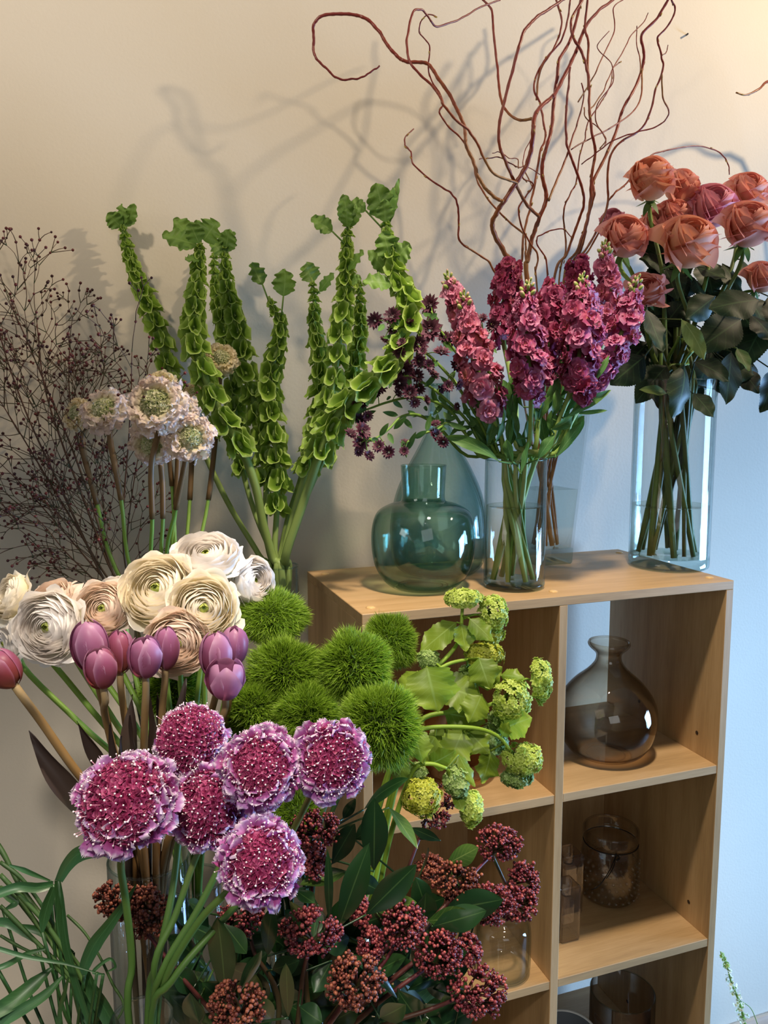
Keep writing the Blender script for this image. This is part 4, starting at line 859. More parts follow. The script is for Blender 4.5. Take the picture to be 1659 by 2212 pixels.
for p0, p1, d0, d1, w, bn in (((200, 1740), (62, 1578), .72, .70, 26, .5), ((235, 1690), (166, 1558), .73, .72, 20, -.3), ((282, 1680), (286, 1500), .74, .74, 22, .2), ((255, 1680), (238, 1560), .72, .71, 13, .3),
        ((300, 1660), (280, 1545), .71, .70, 12, -.2), ((330, 1640), (322, 1500), .745, .745, 14, .2), ((360, 1640), (340, 1495), .74, .745, 12, -.3), ((400, 1580), (402, 1465), .75, .75, 16, .5), ((300, 1700), (262, 1590), .70, .69, 14, .3)):
    m = MB(); a = A(*p0, d0); b = A(*p1, d1)
    root = np.array([VT[0]+rng.uniform(-.02, .02), VT[1]+rng.uniform(-.02, .02), RTU-.02]); leafpx(m, a*.75+root*.25, b, S(w, d0), -FW+RT*rng.uniform(-.8, .8), bend=bn, prof=w_lance, cup=.6, ruf=.18, rk=2, twist=rng.uniform(-.8, .8), nl=16, nw=6)
    tube(m, [tl.location[:], root, a*.75+root*.25], [.003, .002], 6, sub=3); obj('leaf', m, L_tul, tl)

# ------------------------------------------------------------------ green dianthus
RG = A(640, 1990, .80)[2]-.01
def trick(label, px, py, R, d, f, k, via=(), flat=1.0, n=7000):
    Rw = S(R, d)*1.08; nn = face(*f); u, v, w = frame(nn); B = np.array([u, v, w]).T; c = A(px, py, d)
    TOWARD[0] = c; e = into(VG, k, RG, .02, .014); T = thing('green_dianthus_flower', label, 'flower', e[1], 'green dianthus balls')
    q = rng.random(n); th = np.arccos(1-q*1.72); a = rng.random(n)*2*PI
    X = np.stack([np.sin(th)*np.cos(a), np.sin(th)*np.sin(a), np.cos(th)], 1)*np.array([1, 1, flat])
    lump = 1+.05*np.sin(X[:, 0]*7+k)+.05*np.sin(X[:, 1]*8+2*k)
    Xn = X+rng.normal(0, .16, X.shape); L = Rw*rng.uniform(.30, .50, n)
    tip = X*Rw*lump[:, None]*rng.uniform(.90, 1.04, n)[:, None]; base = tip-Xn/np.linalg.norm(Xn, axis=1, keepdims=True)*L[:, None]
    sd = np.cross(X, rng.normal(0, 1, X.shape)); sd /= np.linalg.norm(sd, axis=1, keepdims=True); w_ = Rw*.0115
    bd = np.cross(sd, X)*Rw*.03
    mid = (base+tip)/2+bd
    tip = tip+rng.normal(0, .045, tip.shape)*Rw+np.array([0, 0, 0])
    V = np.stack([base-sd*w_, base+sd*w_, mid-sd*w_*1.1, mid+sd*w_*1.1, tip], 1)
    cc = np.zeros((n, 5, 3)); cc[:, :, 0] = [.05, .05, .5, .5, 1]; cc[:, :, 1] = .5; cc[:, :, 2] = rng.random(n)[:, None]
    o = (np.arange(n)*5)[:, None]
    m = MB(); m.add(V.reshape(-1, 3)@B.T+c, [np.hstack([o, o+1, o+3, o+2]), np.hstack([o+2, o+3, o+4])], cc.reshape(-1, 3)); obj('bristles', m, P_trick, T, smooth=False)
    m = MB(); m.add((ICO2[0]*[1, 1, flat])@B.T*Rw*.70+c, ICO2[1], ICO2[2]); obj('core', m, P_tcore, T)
    m = MB(); b = c-w*Rw*.6*flat; tube(m, [e[1], e[0]]+[A(*x) for x in via]+[b-w*.02-UP*.01, b], .0022, 6)
    for j in range(5): leaf(m, b-UP*.010, np.array([math.cos(j*1.3), math.sin(j*1.3), .2]), UP, Rw*.55, Rw*.06, bend=-1.4, nl=6, nw=2, prof=w_lance)
    obj('stem', m, L_blade, T); return T
trick('flat-topped green dianthus highest, below the white ranunculus', 588, 1332, 74, .86, (.1, 1.4), 1, [(600, 1600, .86), (592, 1420, .87)], flat=.58)
trick('round green dianthus ball directly under the flat-topped one', 614, 1455, 80, .80, (0, .6), 2, [(620, 1700, .82)], flat=.9)
trick('large green dianthus ball left of the snowball leaves', 765, 1442, 82, .80, (.1, .7), 3, [(680, 1750, .82), (740, 1600, .83)], flat=.95)
trick('green dianthus ball behind, beside the corner of the shelf unit', 842, 1386, 60, .88, (.4, .6), 4, [(700, 1750, .85), (800, 1550, .88)], flat=.9)
trick('largest green dianthus ball, right of the scabiosa and lowest', 822, 1566, 90, .74, (.3, .3), 5, [(700, 1800, .79)], flat=1)
trick('green dianthus ball behind the upper scabiosas, left one', 548, 1535, 66, .78, (-.1, .6), 6, [(600, 1750, .80)])
trick('green dianthus ball behind the upper scabiosas, right one', 664, 1548, 70, .77, (.0, .7), 7, [(650, 1750, .79)])
trick('green dianthus ball showing between ranunculus and tulip stems', 372, 1490, 66, .87, (-.1, .4), 8, [(520, 1800, .83), (430, 1620, .87)], n=4200)
trick('small green dianthus under the scabiosas, above the berries', 640, 1765, 56, .76, (.2, -.1), 9, [(650, 1850, .79)], n=3600)
def near_on(C, p): return C[np.argmin(np.linalg.norm(C-p, axis=1))]
def join(m, C, p, r=.0012, sag=.0):
    q = near_on(C, p); L = np.linalg.norm(p-q); tube(m, [q, (p+q)/2+UP*L*sag, p], [r*1.1, r], 6, sub=4)
# ------------------------------------------------------------------ lime snowball (viburnum)
def flo_tpl():
    M = MB()
    for k in range(5): leaf(M, (0, 0, 0), (math.cos(k*1.257), math.sin(k*1.257), .45), (-.4*math.cos(k*1.257), -.4*math.sin(k*1.257), 1), 1, .42, bend=-.7, prof=w_petal, nl=2, nw=2, cup=-.2)
    return M.arr()
FLO = flo_tpl()
RV = A(745, 2010, .84)[2]-.01
def lobed(s): return w_ovate(s, .36)*(1+.30*np.maximum(0, np.sin(s*PI*4.2-.3)))
VB_ = []
def viburnum(label, main, clusters, leaves, k):
    P = [A(*p) for p in main]; TOWARD[0] = P[-1]; e = into(VV, k, RV, .018, .014)
    T = thing('viburnum_stem', label, 'flower', e[1], 'lime snowball stems')
    m = MB(); tube(m, [e[1], e[0]]+P, [.0030, .0028, .0018], 7); C = spline([e[0]]+P, 8)
    for (x, y, rx, ry, d, f, mat) in clusters:
        c = A(x, y, d); n = face(*f); u, v, w = frame(n); b = c-n*S(min(rx, ry), d)*.8
        if np.linalg.norm(near_on(C, b)-b) > .004: join(m, C, b, .0013, .1)
        X = rng.normal(0, 1, (480, 3)); X /= np.linalg.norm(X, axis=1, keepdims=True); X = X[(X@n) > -.35]
        # ellipsoid: rx along picture right, ry along picture up
        sx, sy, sz = S(rx, d), S(ry, d), S((rx+ry)/2, d)*.8
        rad = (1+.07*np.sin(X[:, 0]*9+k)+.06*np.sin(X[:, 2]*11))[:, None]
        pos = c+((X@RT)[:, None]*RT*sx+(X@UP)[:, None]*UP*sy+(X@FW)[:, None]*FW*sz)*rad*rng.uniform(.84, 1.02, (len(X), 1))
        mm = MB(); mm.inst(FLO, pos, frames(X+rng.normal(0, .25, X.shape), rng.random(len(X))*6), .0038*rng.uniform(.75, 1.2, len(X)))
        obj('flower_cluster', mm, mat, T)
        for i in range(0, len(pos), 6): tube(m, [b, (b+pos[i])/2, pos[i]-X[i]*.003], .0005, 3, sub=1, cap=False)
    obj('stem', m, S_vib, T)
    for (a, b, w, d) in leaves:
        p0 = A(a[0], a[1], d); p1 = A(b[0], b[1], d-.01); mm = MB()
        leafpx(mm, p0, p1, S(w, d)*1.12, -FW*1+UP*.6+RT*rng.normal(0, .45), bend=rng.uniform(.1, .9), ruf=.12, rk=3, cup=rng.uniform(-.35, .3), prof=lobed, ser=.18, serk=9, nl=26, nw=8)
        if np.linalg.norm(near_on(C, p0)-p0) > .003: join(mm, C, p0, .0011)
        obj('leaf', mm, L_vib, T)
    return T
viburnum('topmost lime snowball stem, its domed cluster overlapping the shelf top edge', [(800, 1800, .85), (862, 1600, .86), (900, 1480, .87), (960, 1425, .88), (992, 1380, .89), (999, 1312, .89)],
    [(1000, 1294, 42, 22, .89, (0, 2), P_vib), (1064, 1325, 33, 40, .90, (.6, .4), P_vib), (1058, 1368, 30, 24, .91, (.5, -.3), P_viby)],
    [((986, 1344), (905, 1412), 26, .89), ((996, 1348), (1006, 1408), 20, .885), ((1014, 1336), (1066, 1386), 18, .88)], 0)
viburnum('lime snowball stem with a small greenish cluster and one big lobed leaf', [(790, 1850, .84), (850, 1640, .85), (880, 1530, .86), (920, 1470, .86), (965, 1436, .87), (1010, 1424, .88)],
    [(1046, 1416, 42, 26, .89, (.3, .9), P_viby), (925, 1425, 22, 20, .88, (-.1, .6), P_vibd), (1012, 1462, 22, 26, .91, (.1, -.2), P_vibd)],
    [((922, 1440), (946, 1538), 46, .84), ((1034, 1421), (1058, 1488), 28, .87), ((950, 1482), (1040, 1512), 36, .88), ((900, 1450), (868, 1500), 22, .86)], 1)
viburnum('lime snowball stem reaching furthest right to a drooping crescent cluster', [(800, 1900, .84), (860, 1660, .85), (905, 1560, .86), (970, 1538, .87), (1030, 1530, .88), (1080, 1512, .88), (1128, 1470, .89)],
    [(1166, 1470, 25, 48, .90, (1.4, .3), P_vib), (1105, 1514, 42, 46, .87, (.3, .3), P_vib), (1090, 1555, 34, 26, .89, (.2, -.3), P_vibd)],
    [((1082, 1458), (1134, 1466), 16, .88), ((1090, 1574), (1150, 1550), 30, .86), ((1040, 1500), (1012, 1562), 26, .865), ((1030, 1480), (1085, 1440), 22, .89), ((960, 1540), (1050, 1560), 30, .89)], 2)
viburnum('lime snowball stem with a curved stalk ending in a loose lower right cluster', [(800, 1950, .83), (850, 1720, .84), (890, 1600, .85), (920, 1573, .85), (1020, 1572, .85), (1075, 1590, .86), (1102, 1620, .86)],
    [(1128, 1640, 44, 34, .87, (.4, .3), P_vib), (1118, 1678, 34, 22, .88, (.2, -.4), P_vibd), (1062, 1598, 34, 34, .90, (.3, .2), P_vibd)],
    [((1000, 1578), (966, 1655), 30, .86), ((1010, 1580), (1056, 1628), 26, .87), ((1060, 1622), (1040, 1692), 28, .87), ((960, 1570), (952, 1640), 30, .88), ((1085, 1590), (1100, 1560), 12, .86), ((940, 1590), (905, 1650), 24, .85)], 3)
viburnum('lowest lime snowball stem with yellow-green clusters hanging over dark leaves', [(800, 2000, .82), (840, 1820, .80), (870, 1720, .79), (895, 1660, .79), (930, 1650, .79), (965, 1660, .79)],
    [(912, 1722, 40, 40, .78, (-.1, .4), P_viby), (986, 1688, 27, 36, .80, (.4, .2), P_vibd), (1018, 1745, 24, 38, .81, (.4, -.1), P_vib), (900, 1668, 20, 18, .80, (0, .7), P_vibd)],
    [((990, 1630), (1026, 1700), 13, .80), ((895, 1575), (915, 1650), 24, .79), ((930, 1650), (985, 1620), 20, .81), ((880, 1640), (850, 1690), 18, .78), ((985, 1720), (1000, 1755), 12, .80)], 4)

# ------------------------------------------------------------------ skimmia
RK = A(640, 2290, .72)[2]-.01
SK = []
def ski_cluster(m_st, m_b, x, y, rx, ry, d, f, n, rb, seed):
    r2 = np.random.default_rng(seed); c = A(x, y, d); nn = face(*f); b0 = c-nn*S(ry, d)*.9-UP*S(ry, d)*.5
    X = r2.normal(0, 1, (n*2, 3)); X /= np.linalg.norm(X, axis=1, keepdims=True); X = X[(X@nn) > -.45][:n]
    rad = r2.uniform(.40, 1.06, len(X))**.6
    pos = c+((X@RT)[:, None]*RT*S(rx, d)+(X@UP)[:, None]*UP*S(ry, d)+(X@FW)[:, None]*FW*S((rx+ry)/2, d)*.8)*rad[:, None]
    # clumped: pull each bud towards one of a dozen sprig ends
    K = 13; G = pos[r2.choice(len(pos), K, replace=False)]; g = np.argmin(np.linalg.norm(pos[:, None]-G[None], axis=2), axis=1)
    pos = pos*.8+G[g]*.2+r2.normal(0, .0006, pos.shape)
    for k in range(K):
        hub = b0+(G[k]-b0)*.62; tube(m_st, [b0, (b0+hub)/2+UP*.002, hub], [.0016, .0009], 5, sub=2, cap=False)
        for p in pos[g == k]: tube(m_st, [hub, (hub+p)/2+r2.normal(0, .0008, 3), p], [.0005, .0004], 3, sub=2, cap=False)
    m_b.inst(ICO2, pos, None, .00138*r2.uniform(.6, 1.3, len(pos)), rb=np.clip(r2.normal(rb, .22, len(pos)), 0, 1)); return b0
def skimmia(label, cl, via, k, mat, n=300):
    TOWARD[0] = A(cl[0][0], cl[0][1], cl[0][4]); e = into(VK, k, RK, .024, .014)
    T = thing('skimmia_stem', label, 'flower', e[1], 'dark skimmia stems')
    ms, mb = MB(), MB(); ends = [ski_cluster(ms, mb, *c, n, .5, 100+k*7+i) for i, c in enumerate(cl)]
    P = [A(*v) for v in via]+[ends[0]]; tube(ms, [e[1], e[0]]+P, [.0030, .0024, .0014], 7); C = spline([e[0]]+P, 8)
    for q in ends[1:]: join(ms, C, q, .0016)
    obj('stem', ms, S_ski, T); obj('buds', mb, mat, T); SK.append((T, C)); return T
skimmia('dark red skimmia sprig highest at the right, against the shelf opening', [(1078, 1822, 52, 44, .80, (.3, .5)), (1128, 1905, 38, 50, .81, (.7, .2))], [(820, 2110, .72), (940, 1980, .74), (1020, 1890, .78)], 0, P_ski)
skimmia('rust coloured skimmia sprig left of the highest dark red one', [(985, 1905, 58, 46, .76, (.2, .5)), (930, 1872, 34, 26, .78, (.2, .5))], [(780, 2120, .72), (880, 2000, .73)], 1, P_skir)
skimmia('broad skimmia sprig in front of the clear storage jar', [(1058, 1952, 58, 46, .76, (.4, .3)), (1115, 1950, 50, 40, .79, (.5, .1))], [(820, 2140, .71), (960, 2030, .73)], 2, P_ski)
skimmia('skimmia sprig with reddish buds beneath the lowest purple scabiosa', [(672, 2012, 74, 52, .64, (.0, .5))], [(650, 2150, .69), (660, 2080, .68)], 3, P_ski, 380)
skimmia('dark skimmia sprig between the purple heads and the long upright leaf', [(680, 1792, 58, 46, .70, (.1, .3)), (680, 1862, 30, 40, .71, (0, .1))], [(660, 2100, .71), (672, 1950, .72)], 4, P_ski)
skimmia('narrow skimmia sprig in the middle beside the broadest dark leaf', [(872, 2000, 52, 56, .68, (.1, .4)), (778, 1968, 26, 34, .68, (0, .6)), (800, 2040, 30, 40, .68, (-.1, .3))], [(740, 2170, .69), (820, 2090, .69)], 5, P_ski)
skimmia('skimmia sprig at the lower right edge of the dark bunch', [(1030, 2140, 66, 56, .70, (.4, .2))], [(820, 2220, .70), (930, 2180, .70)], 6, P_ski, 380)
skimmia('skimmia sprig just above the lower right one, pointing up', [(950, 2062, 58, 52, .70, (.2, .4)), (1012, 2050, 30, 34, .72, (.4, .4))], [(790, 2190, .70), (880, 2120, .70)], 7, P_ski)
skimmia('copper coloured skimmia sprig at the bottom centre', [(768, 2122, 66, 64, .63, (.0, .3))], [(700, 2230, .68)], 8, P_skir, 360)
skimmia('pinkish skimmia sprig cut by the bottom edge', [(512, 2172, 66, 52, .60, (-.1, .5))], [(590, 2260, .68)], 9, P_skir, 320)
skimmia('skimmia sprig behind the purple scabiosa stems, in their shade', [(522, 1975, 52, 50, .70, (-.2, .3)), (590, 1900, 30, 40, .71, (0, .3))], [(600, 2150, .70), (550, 2060, .70)], 10, P_ski)
skimmia('copper skimmia sprig at far left, seen between the vase stems', [(256, 1945, 58, 42, .695, (-.3, .4)), (322, 1968, 44, 62, .69, (-.1, .2))], [(520, 2250, .71), (400, 2120, .70)], 11, P_skir)
skimmia('small dark skimmia sprig behind the yellow-green snowball cluster', [(938, 1740, 44, 50, .82, (.2, .1))], [(800, 2080, .73), (880, 1880, .79)], 12, P_ski, 200)
def cz(x, y): return 400+x*.4943, 1650+y*.4943
LV = [((780, 200), (975, 62), 42, .72, 0, 1), ((825, 470), (828, 148), 58, .69, 0, 0), ((890, 190), (1015, 372), 40, .72, 1, 1), ((670, 720), (805, 345), 58, .66, 0, 0), ((790, 660), (1012, 440), 56, .66, 0, 0),
      ((630, 700), (622, 372), 19, .65, 0, 0), ((640, 440), (742, 260), 44, .70, 0, 0), ((712, 470), (500, 530), 46, .72, 1, 1), ((360, 840), (385, 618), 40, .63, 0, 0), ((175, 1010), (140, 672), 62, .62, 0, 0),
      ((235, 1000), (335, 815), 28, .61, 0, 0), ((450, 1110), (440, 870), 34, .62, 0, 0), ((930, 1030), (695, 825), 40, .67, 0, 1), ((850, 1110), (965, 1050), 46, .66, 0, 0), ((1040, 760), (1052, 560), 56, .74, 0, 0),
      ((1140, 440), (1282, 365), 42, .76, 1, 0), ((1220, 850), (1205, 715), 28, .77, 0, 0), ((1005, 520), (1062, 365), 28, .76, 0, 1), ((480, 550), (565, 610), 36, .70, 0, 1), ((90, 650), (10, 600), 32, .72, 0, 1),
      ((690, 240), (745, 150), 22, .73, 0, 0), ((1115, 335), (985, 278), 22, .79, 0, 0), ((580, 620), (560, 760), 34, .69, 0, 1), ((170, 700), (270, 830), 40, .66, 0, 0), ((540, 700), (460, 600), 26, .68, 1, 0),
      ((860, 560), (740, 500), 40, .72, 0, 0), ((1150, 780), (1050, 700), 44, .75, 0, 0), ((380, 900), (500, 860), 40, .68, 0, 0), ((640, 860), (560, 1000), 44, .69, 0, 0), ((60, 1000), (-60, 900), 44, .70, 0, 0),
      ((300, 930), (180, 880), 50, .69, 0, 0), ((720, 760), (600, 800), 50, .72, 0, 0), ((900, 860), (1000, 940), 44, .72, 0, 0), ((500, 1060), (600, 1130), 48, .66, 0, 0), ((380, 1120), (300, 1010), 44, .66, 0, 0),
      ((700, 1040), (620, 960), 40, .70, 0, 0), ((980, 1130), (860, 960), 46, .72, 0, 0), ((60, 1130), (20, 1000), 46, .66, 0, 0), ((240, 1140), (130, 1060), 46, .66, 0, 0), ((1130, 1040), (1060, 900), 40, .74, 0, 0),
      ((640, 1130), (760, 1060), 46, .70, 0, 0), ((460, 820), (360, 740), 40, .73, 0, 0), ((760, 960), (900, 1000), 44, .72, 0, 0), ((280, 560), (220, 470), 30, .74, 0, 0), ((740, 330), (850, 260), 40, .77, 0, 0)]
rf = np.random.default_rng(5)
for q in range(125):
    x, y = rf.uniform(100, 1150), rf.uniform(640, 1280)
    if x < 330 and y < 760: continue
    a_ = rf.uniform(0, 2*PI); L_ = rf.uniform(170, 280)
    LV.append(((x, y), (x+L_*math.cos(a_), y-abs(L_*math.sin(a_))*.8), rf.uniform(44, 64), rf.uniform(.70, .80), int(rf.random() < .12), int(rf.random() < .25)))
for (a, b, w, d, ol, blue) in LV:
    p0 = A(*cz(*a), d+.008); p1 = A(*cz(*b), d-.008)
    T, C = min(SK, key=lambda q: np.min(np.linalg.norm(q[1]-p0, axis=1)))
    m = MB(); nn = (-FW*.5+UP*1.1+RT*.5) if blue else (-FW*1+UP*.35+RT*rng.normal(0, .3))
    leafpx(m, p0, p1, S(w*.4943, d)*1.05, nn, bend=rng.uniform(-.2, .6), prof=lambda s: w_ovate(s, .55), cup=rng.uniform(-.25, .35), ruf=.04, rk=2, nl=16, nw=8, twist=rng.uniform(-.4, .4))
    join(m, C, p0, .0009); obj('leaf', m, L_skio if ol else L_ski, T)

# ------------------------------------------------------------------ stock
def rosette(n1, seed):
    M = MB(); r = rng
    for lay, (L, e, cnt) in enumerate(((1.0, .12, n1), (.86, .5, n1), (.62, .95, 4), (.42, 1.25, 3))):
        for k in range(cnt):
            a = k*2*PI/cnt+lay*.6+r.normal(0, .15); ee = e+r.normal(0, .15)
            o = np.array([math.cos(a), math.sin(a), 0]); d = o*math.cos(ee)+np.array([0, 0, math.sin(ee)]); nn = np.array([0, 0, 1])*math.cos(ee)-o*math.sin(ee)
            leaf(M, (0, 0, lay*.06), d, nn, L*r.uniform(.85, 1.1), L*.46, bend=r.uniform(-1.1, -.1), prof=w_petal, ruf=.36, rk=2.6, nl=6, nw=5, cup=r.uniform(-.2, .3))
    return M.arr()
ROS = [rosette(5, 1), rosette(5, 2), rosette(4, 3), rosette(5, 4)]
RS = VS[2]+.19
STC = []
def stock(label, axis, ds, rr, n, k, mat, fl=.0192, budtop=True, bare=0):
    dd = np.interp(np.linspace(0, 1, len(axis)), np.linspace(0, 1, len(ds)), ds)
    P = [A(x, y, q) for (x, y), q in zip(axis, dd)]; e = into(VS, k, RS, .034, .013)
    T = thing('stock_stem', label, 'flower', e[1], 'magenta stock stems')
    m = MB(); tube(m, [e[1], e[0]]+P[::-1], [.0038, .0036, .0022], 8, knots=.8); obj('stem', m, S_stock, T)
    C = spline(P[:-1] if bare == 0 else P[:len(P)-bare], 10); K = len(C); STC.append((T, spline([e[0]]+P[::-1], 8)))
    m = MB(); ph = rng.random()*6
    for i in range(n):
        q = (i+.5)/n; c = C[min(K-1, int(q*(K-1)))]; t = nrm(C[max(0, int(q*(K-1))-3)]-C[min(K-1, int(q*(K-1))+3)])
        u, v, _ = frame(t); a = i*2.39996+ph; o = np.cos(a)*u+np.sin(a)*v
        R = S(np.interp(q, np.linspace(0, 1, len(rr)), rr), dd[0]); s = fl*(.62+.38*min(1, q*4))*rng.uniform(.85, 1.12)
        N = nrm(o+t*.35+rng.normal(0, .22, 3)); p = c+o*max(R-s*.5, .003)
        m.inst(ROS[rng.integers(4)], p[None], frames(N[None], np.array([rng.random()*6])), np.array([s]))
    obj('blossoms', m, mat, T)
    if budtop:
        m = MB(); top = P[0]; tt = nrm(P[0]-P[1])
        v_, f_, c_ = ICO2; c_ = c_.copy(); c_[:, 0] = (v_[:, 2]+1)/2
        pos, N = [], []
        for j in range(11):
            a = j*2.4; u, v, _ = frame(tt); o = np.cos(a)*u+np.sin(a)*v; h = .018-.0022*j; pos.append(top+tt*h+o*(.003+.0008*j)); N.append(nrm(tt+o*(.2+.09*j)))
        m.inst((v_, f_, c_), np.array(pos), frames(np.array(N), np.zeros(11)), np.stack([np.linspace(.0016, .0032, 11)]*2+[np.linspace(.003, .0062, 11)], 1), rb=rng.random(11))
        tube(m, [P[0], P[0]+tt*.018], [.0022, .0012], 6, sub=1, rb=.1); obj('flower_buds', m, P_bud, T)
    return T
stock('leftmost magenta stock spire, budded tip over a bare green neck', [(1004, 655), (1008, 690), (1016, 735), (1030, 790), (1046, 840), (1060, 892), (1082, 940), (1095, 1000)], [1.12, 1.14, 1.2], [10, 28, 44, 52, 40], 27, 0, P_stkp, bare=2)
stock('small pink stock spire behind the leftmost one', [(972, 612), (980, 640), (992, 672), (1005, 712), (1020, 770), (1050, 850), (1085, 960)], [1.18, 1.2], [12, 22, 24], 10, 1, P_stkp, bare=3)
stock('stock spire topping the left half, deep magenta without buds', [(1102, 566), (1098, 600), (1090, 640), (1086, 690), (1088, 740), (1100, 800), (1115, 880), (1115, 960)], [1.22, 1.24, 1.22], [26, 34, 34, 28], 19, 2, P_stkd, budtop=False, bare=3)
stock('front centre stock spire above a bare pale green stem', [(1140, 632), (1132, 680), (1138, 730), (1142, 780), (1148, 825), (1148, 852), (1147, 900), (1142, 960)], [1.10, 1.12, 1.18], [16, 40, 46, 44, 34], 27, 3, P_stk, bare=2)
stock('stock spire immediately behind and right of the front centre one', [(1196, 612), (1190, 650), (1186, 700), (1182, 760), (1176, 820), (1165, 900), (1150, 980)], [1.18, 1.2], [22, 40, 38, 24], 20, 4, P_stkd, budtop=False, bare=2)
stock('broad stock spire with large mauve-pink florets at centre right', [(1258, 618), (1256, 660), (1258, 705), (1254, 750), (1246, 795), (1240, 830), (1215, 890), (1180, 980)], [1.12, 1.14, 1.18], [18, 46, 52, 46, 30], 30, 5, P_stk, fl=.019, bare=2)
stock('stock spire rising behind the broad one, deep magenta', [(1245, 560), (1250, 590), (1256, 630), (1270, 680), (1275, 740), (1262, 800), (1230, 880), (1185, 970)], [1.22, 1.24, 1.2], [24, 32, 30], 15, 6, P_stkd, budtop=False, bare=3)
stock('tallest stock spire with its bud tip in front of a coral rose', [(1308, 545), (1310, 580), (1318, 620), (1312, 680), (1300, 740), (1282, 800), (1245, 880), (1192, 970)], [1.20, 1.22, 1.2], [12, 20, 32, 28], 15, 7, P_stkp, bare=3)
stock('rightmost stock spire leaning against the roses, buds at its tip', [(1372, 622), (1362, 660), (1348, 705), (1326, 755), (1302, 800), (1278, 840), (1240, 900), (1195, 980)], [1.16, 1.17, 1.19], [14, 30, 40, 32, 20], 22, 8, P_stk, bare=2)
stock('single low stock blossom at the right above curling leaves', [(1268, 828), (1264, 845), (1256, 862), (1235, 905), (1200, 980)], [1.12, 1.18], [12, 18], 4, 9, P_stkd, budtop=False, fl=.021, bare=2)
rl = np.random.default_rng(9)
def c3(x, y): return 700+x*.578, 500+y*.578
for (a, b, w, d, bn) in (((655, 860), (452, 765), 24, 1.10, .9), ((705, 862), (682, 775), 20, 1.12, .5), ((735, 905), (765, 785), 17, 1.11, -.4), ((640, 790), (672, 650), 24, 1.15, .5), ((610, 800), (640, 690), 22, 1.17, .3), ((850, 700), (868, 590), 20, 1.16, .9), ((800, 850), (862, 760), 22, 1.13, .6), ((850, 740), (935, 688), 24, 1.14, .8),
        ((865, 845), (962, 715), 20, 1.16, .4), ((900, 700), (1072, 592), 18, 1.15, .9), ((930, 680), (1060, 668), 9, 1.18, -.4), ((880, 490), (915, 405), 15, 1.13, .7), ((1010, 560), (1066, 462), 12, 1.13, .6), ((560, 640), (620, 740), 20, 1.2, .4), ((720, 690), (690, 560), 22, 1.19, .3), ((800, 720), (780, 610), 20, 1.2, .3),
        ((690, 800), (720, 680), 26, 1.19, .2), ((830, 800), (810, 690), 24, 1.2, .2), ((760, 860), (700, 740), 22, 1.2, .3), ((880, 620), (960, 560), 16, 1.2, .4), ((700, 720), (640, 560), 20, 1.21, .2), ((960, 640), (1020, 600), 15, 1.2, .8), ((650, 840), (590, 730), 22, 1.2, .3), ((860, 560), (900, 480), 16, 1.2, .4), ((835, 850), (905, 790), 18, 1.18, .2))+tuple(((x, y), (x+(x-760)*.35+rl.normal(0, 22), y-rl.uniform(70, 130)), rl.uniform(13, 22), rl.uniform(1.15, 1.23), rl.uniform(.1, .9)) for x, y in zip(rl.uniform(600, 930, 34), rl.uniform(640, 850, 34))):
    p0 = A(*c3(*a), d+.01); p1 = A(*c3(*b), d); T, C = min(STC, key=lambda q: np.min(np.linalg.norm(q[1]-p0, axis=1)))
    m = MB(); leafpx(m, p0, p1, S(w*.578, d), -FW+UP*.3+RT*rng.normal(0, .7), bend=bn, prof=lambda s: w_ovate(s, .6), cup=.35, ruf=.16, rk=2.5, nl=18, nw=6, twist=rng.uniform(-.9, .9))
    join(m, C, p0, .0012); obj('leaf', m, L_stk, T)

# ------------------------------------------------------------------ astrantia
def star_tpl():
    M = MB()
    for lay, cnt in ((0, 13), (1, 11)):
        for k in range(cnt):
            a = k*2*PI/cnt+lay*.2; e = .25+.35*lay; o = np.array([math.cos(a), math.sin(a), 0]); leaf(M, o*.1, o*math.cos(e)+np.array([0, 0, math.sin(e)]), np.array([0, 0, 1])-o*.3, .95-.12*lay, .17, bend=rng.uniform(-.3, .4), prof=lambda s: w_ovate(s, .6), nl=4, nw=2, cup=.3)
    return M.arr()
STAR = star_tpl()
A_ST = [([(1010, 985), (950, 925), (905, 897), (868, 900), (842, 925), (815, 945), (790, 950)], 'astrantia stem arching lowest to the left with a bunch of dark flowers at its end'),
        ([(1035, 985), (985, 900), (940, 868), (890, 858), (840, 868), (800, 882), (770, 892)], 'astrantia stem arching left above the lowest one'),
        ([(1060, 985), (1010, 910), (960, 860), (920, 830), (880, 812), (845, 828)], 'astrantia stem ending in dark flowers behind the tallest bells of Ireland'),
        ([(1075, 985), (1030, 900), (985, 830), (940, 780), (905, 750), (870, 715), (835, 695)], 'astrantia stem reaching up left across the bells of Ireland'),
        ([(1080, 985), (1050, 880), (1010, 800), (970, 740), (942, 700), (932, 672)], 'tallest astrantia stem with two open star flowers at its tip'),
        ([(1090, 985), (1070, 880), (1055, 800), (1048, 745)], 'astrantia stem half hidden between two magenta stock spires'),
        ([(1040, 985), (1000, 930), (965, 915), (948, 925), (900, 942), (880, 955)], 'short astrantia stem drooping in front of the demijohn neck')]
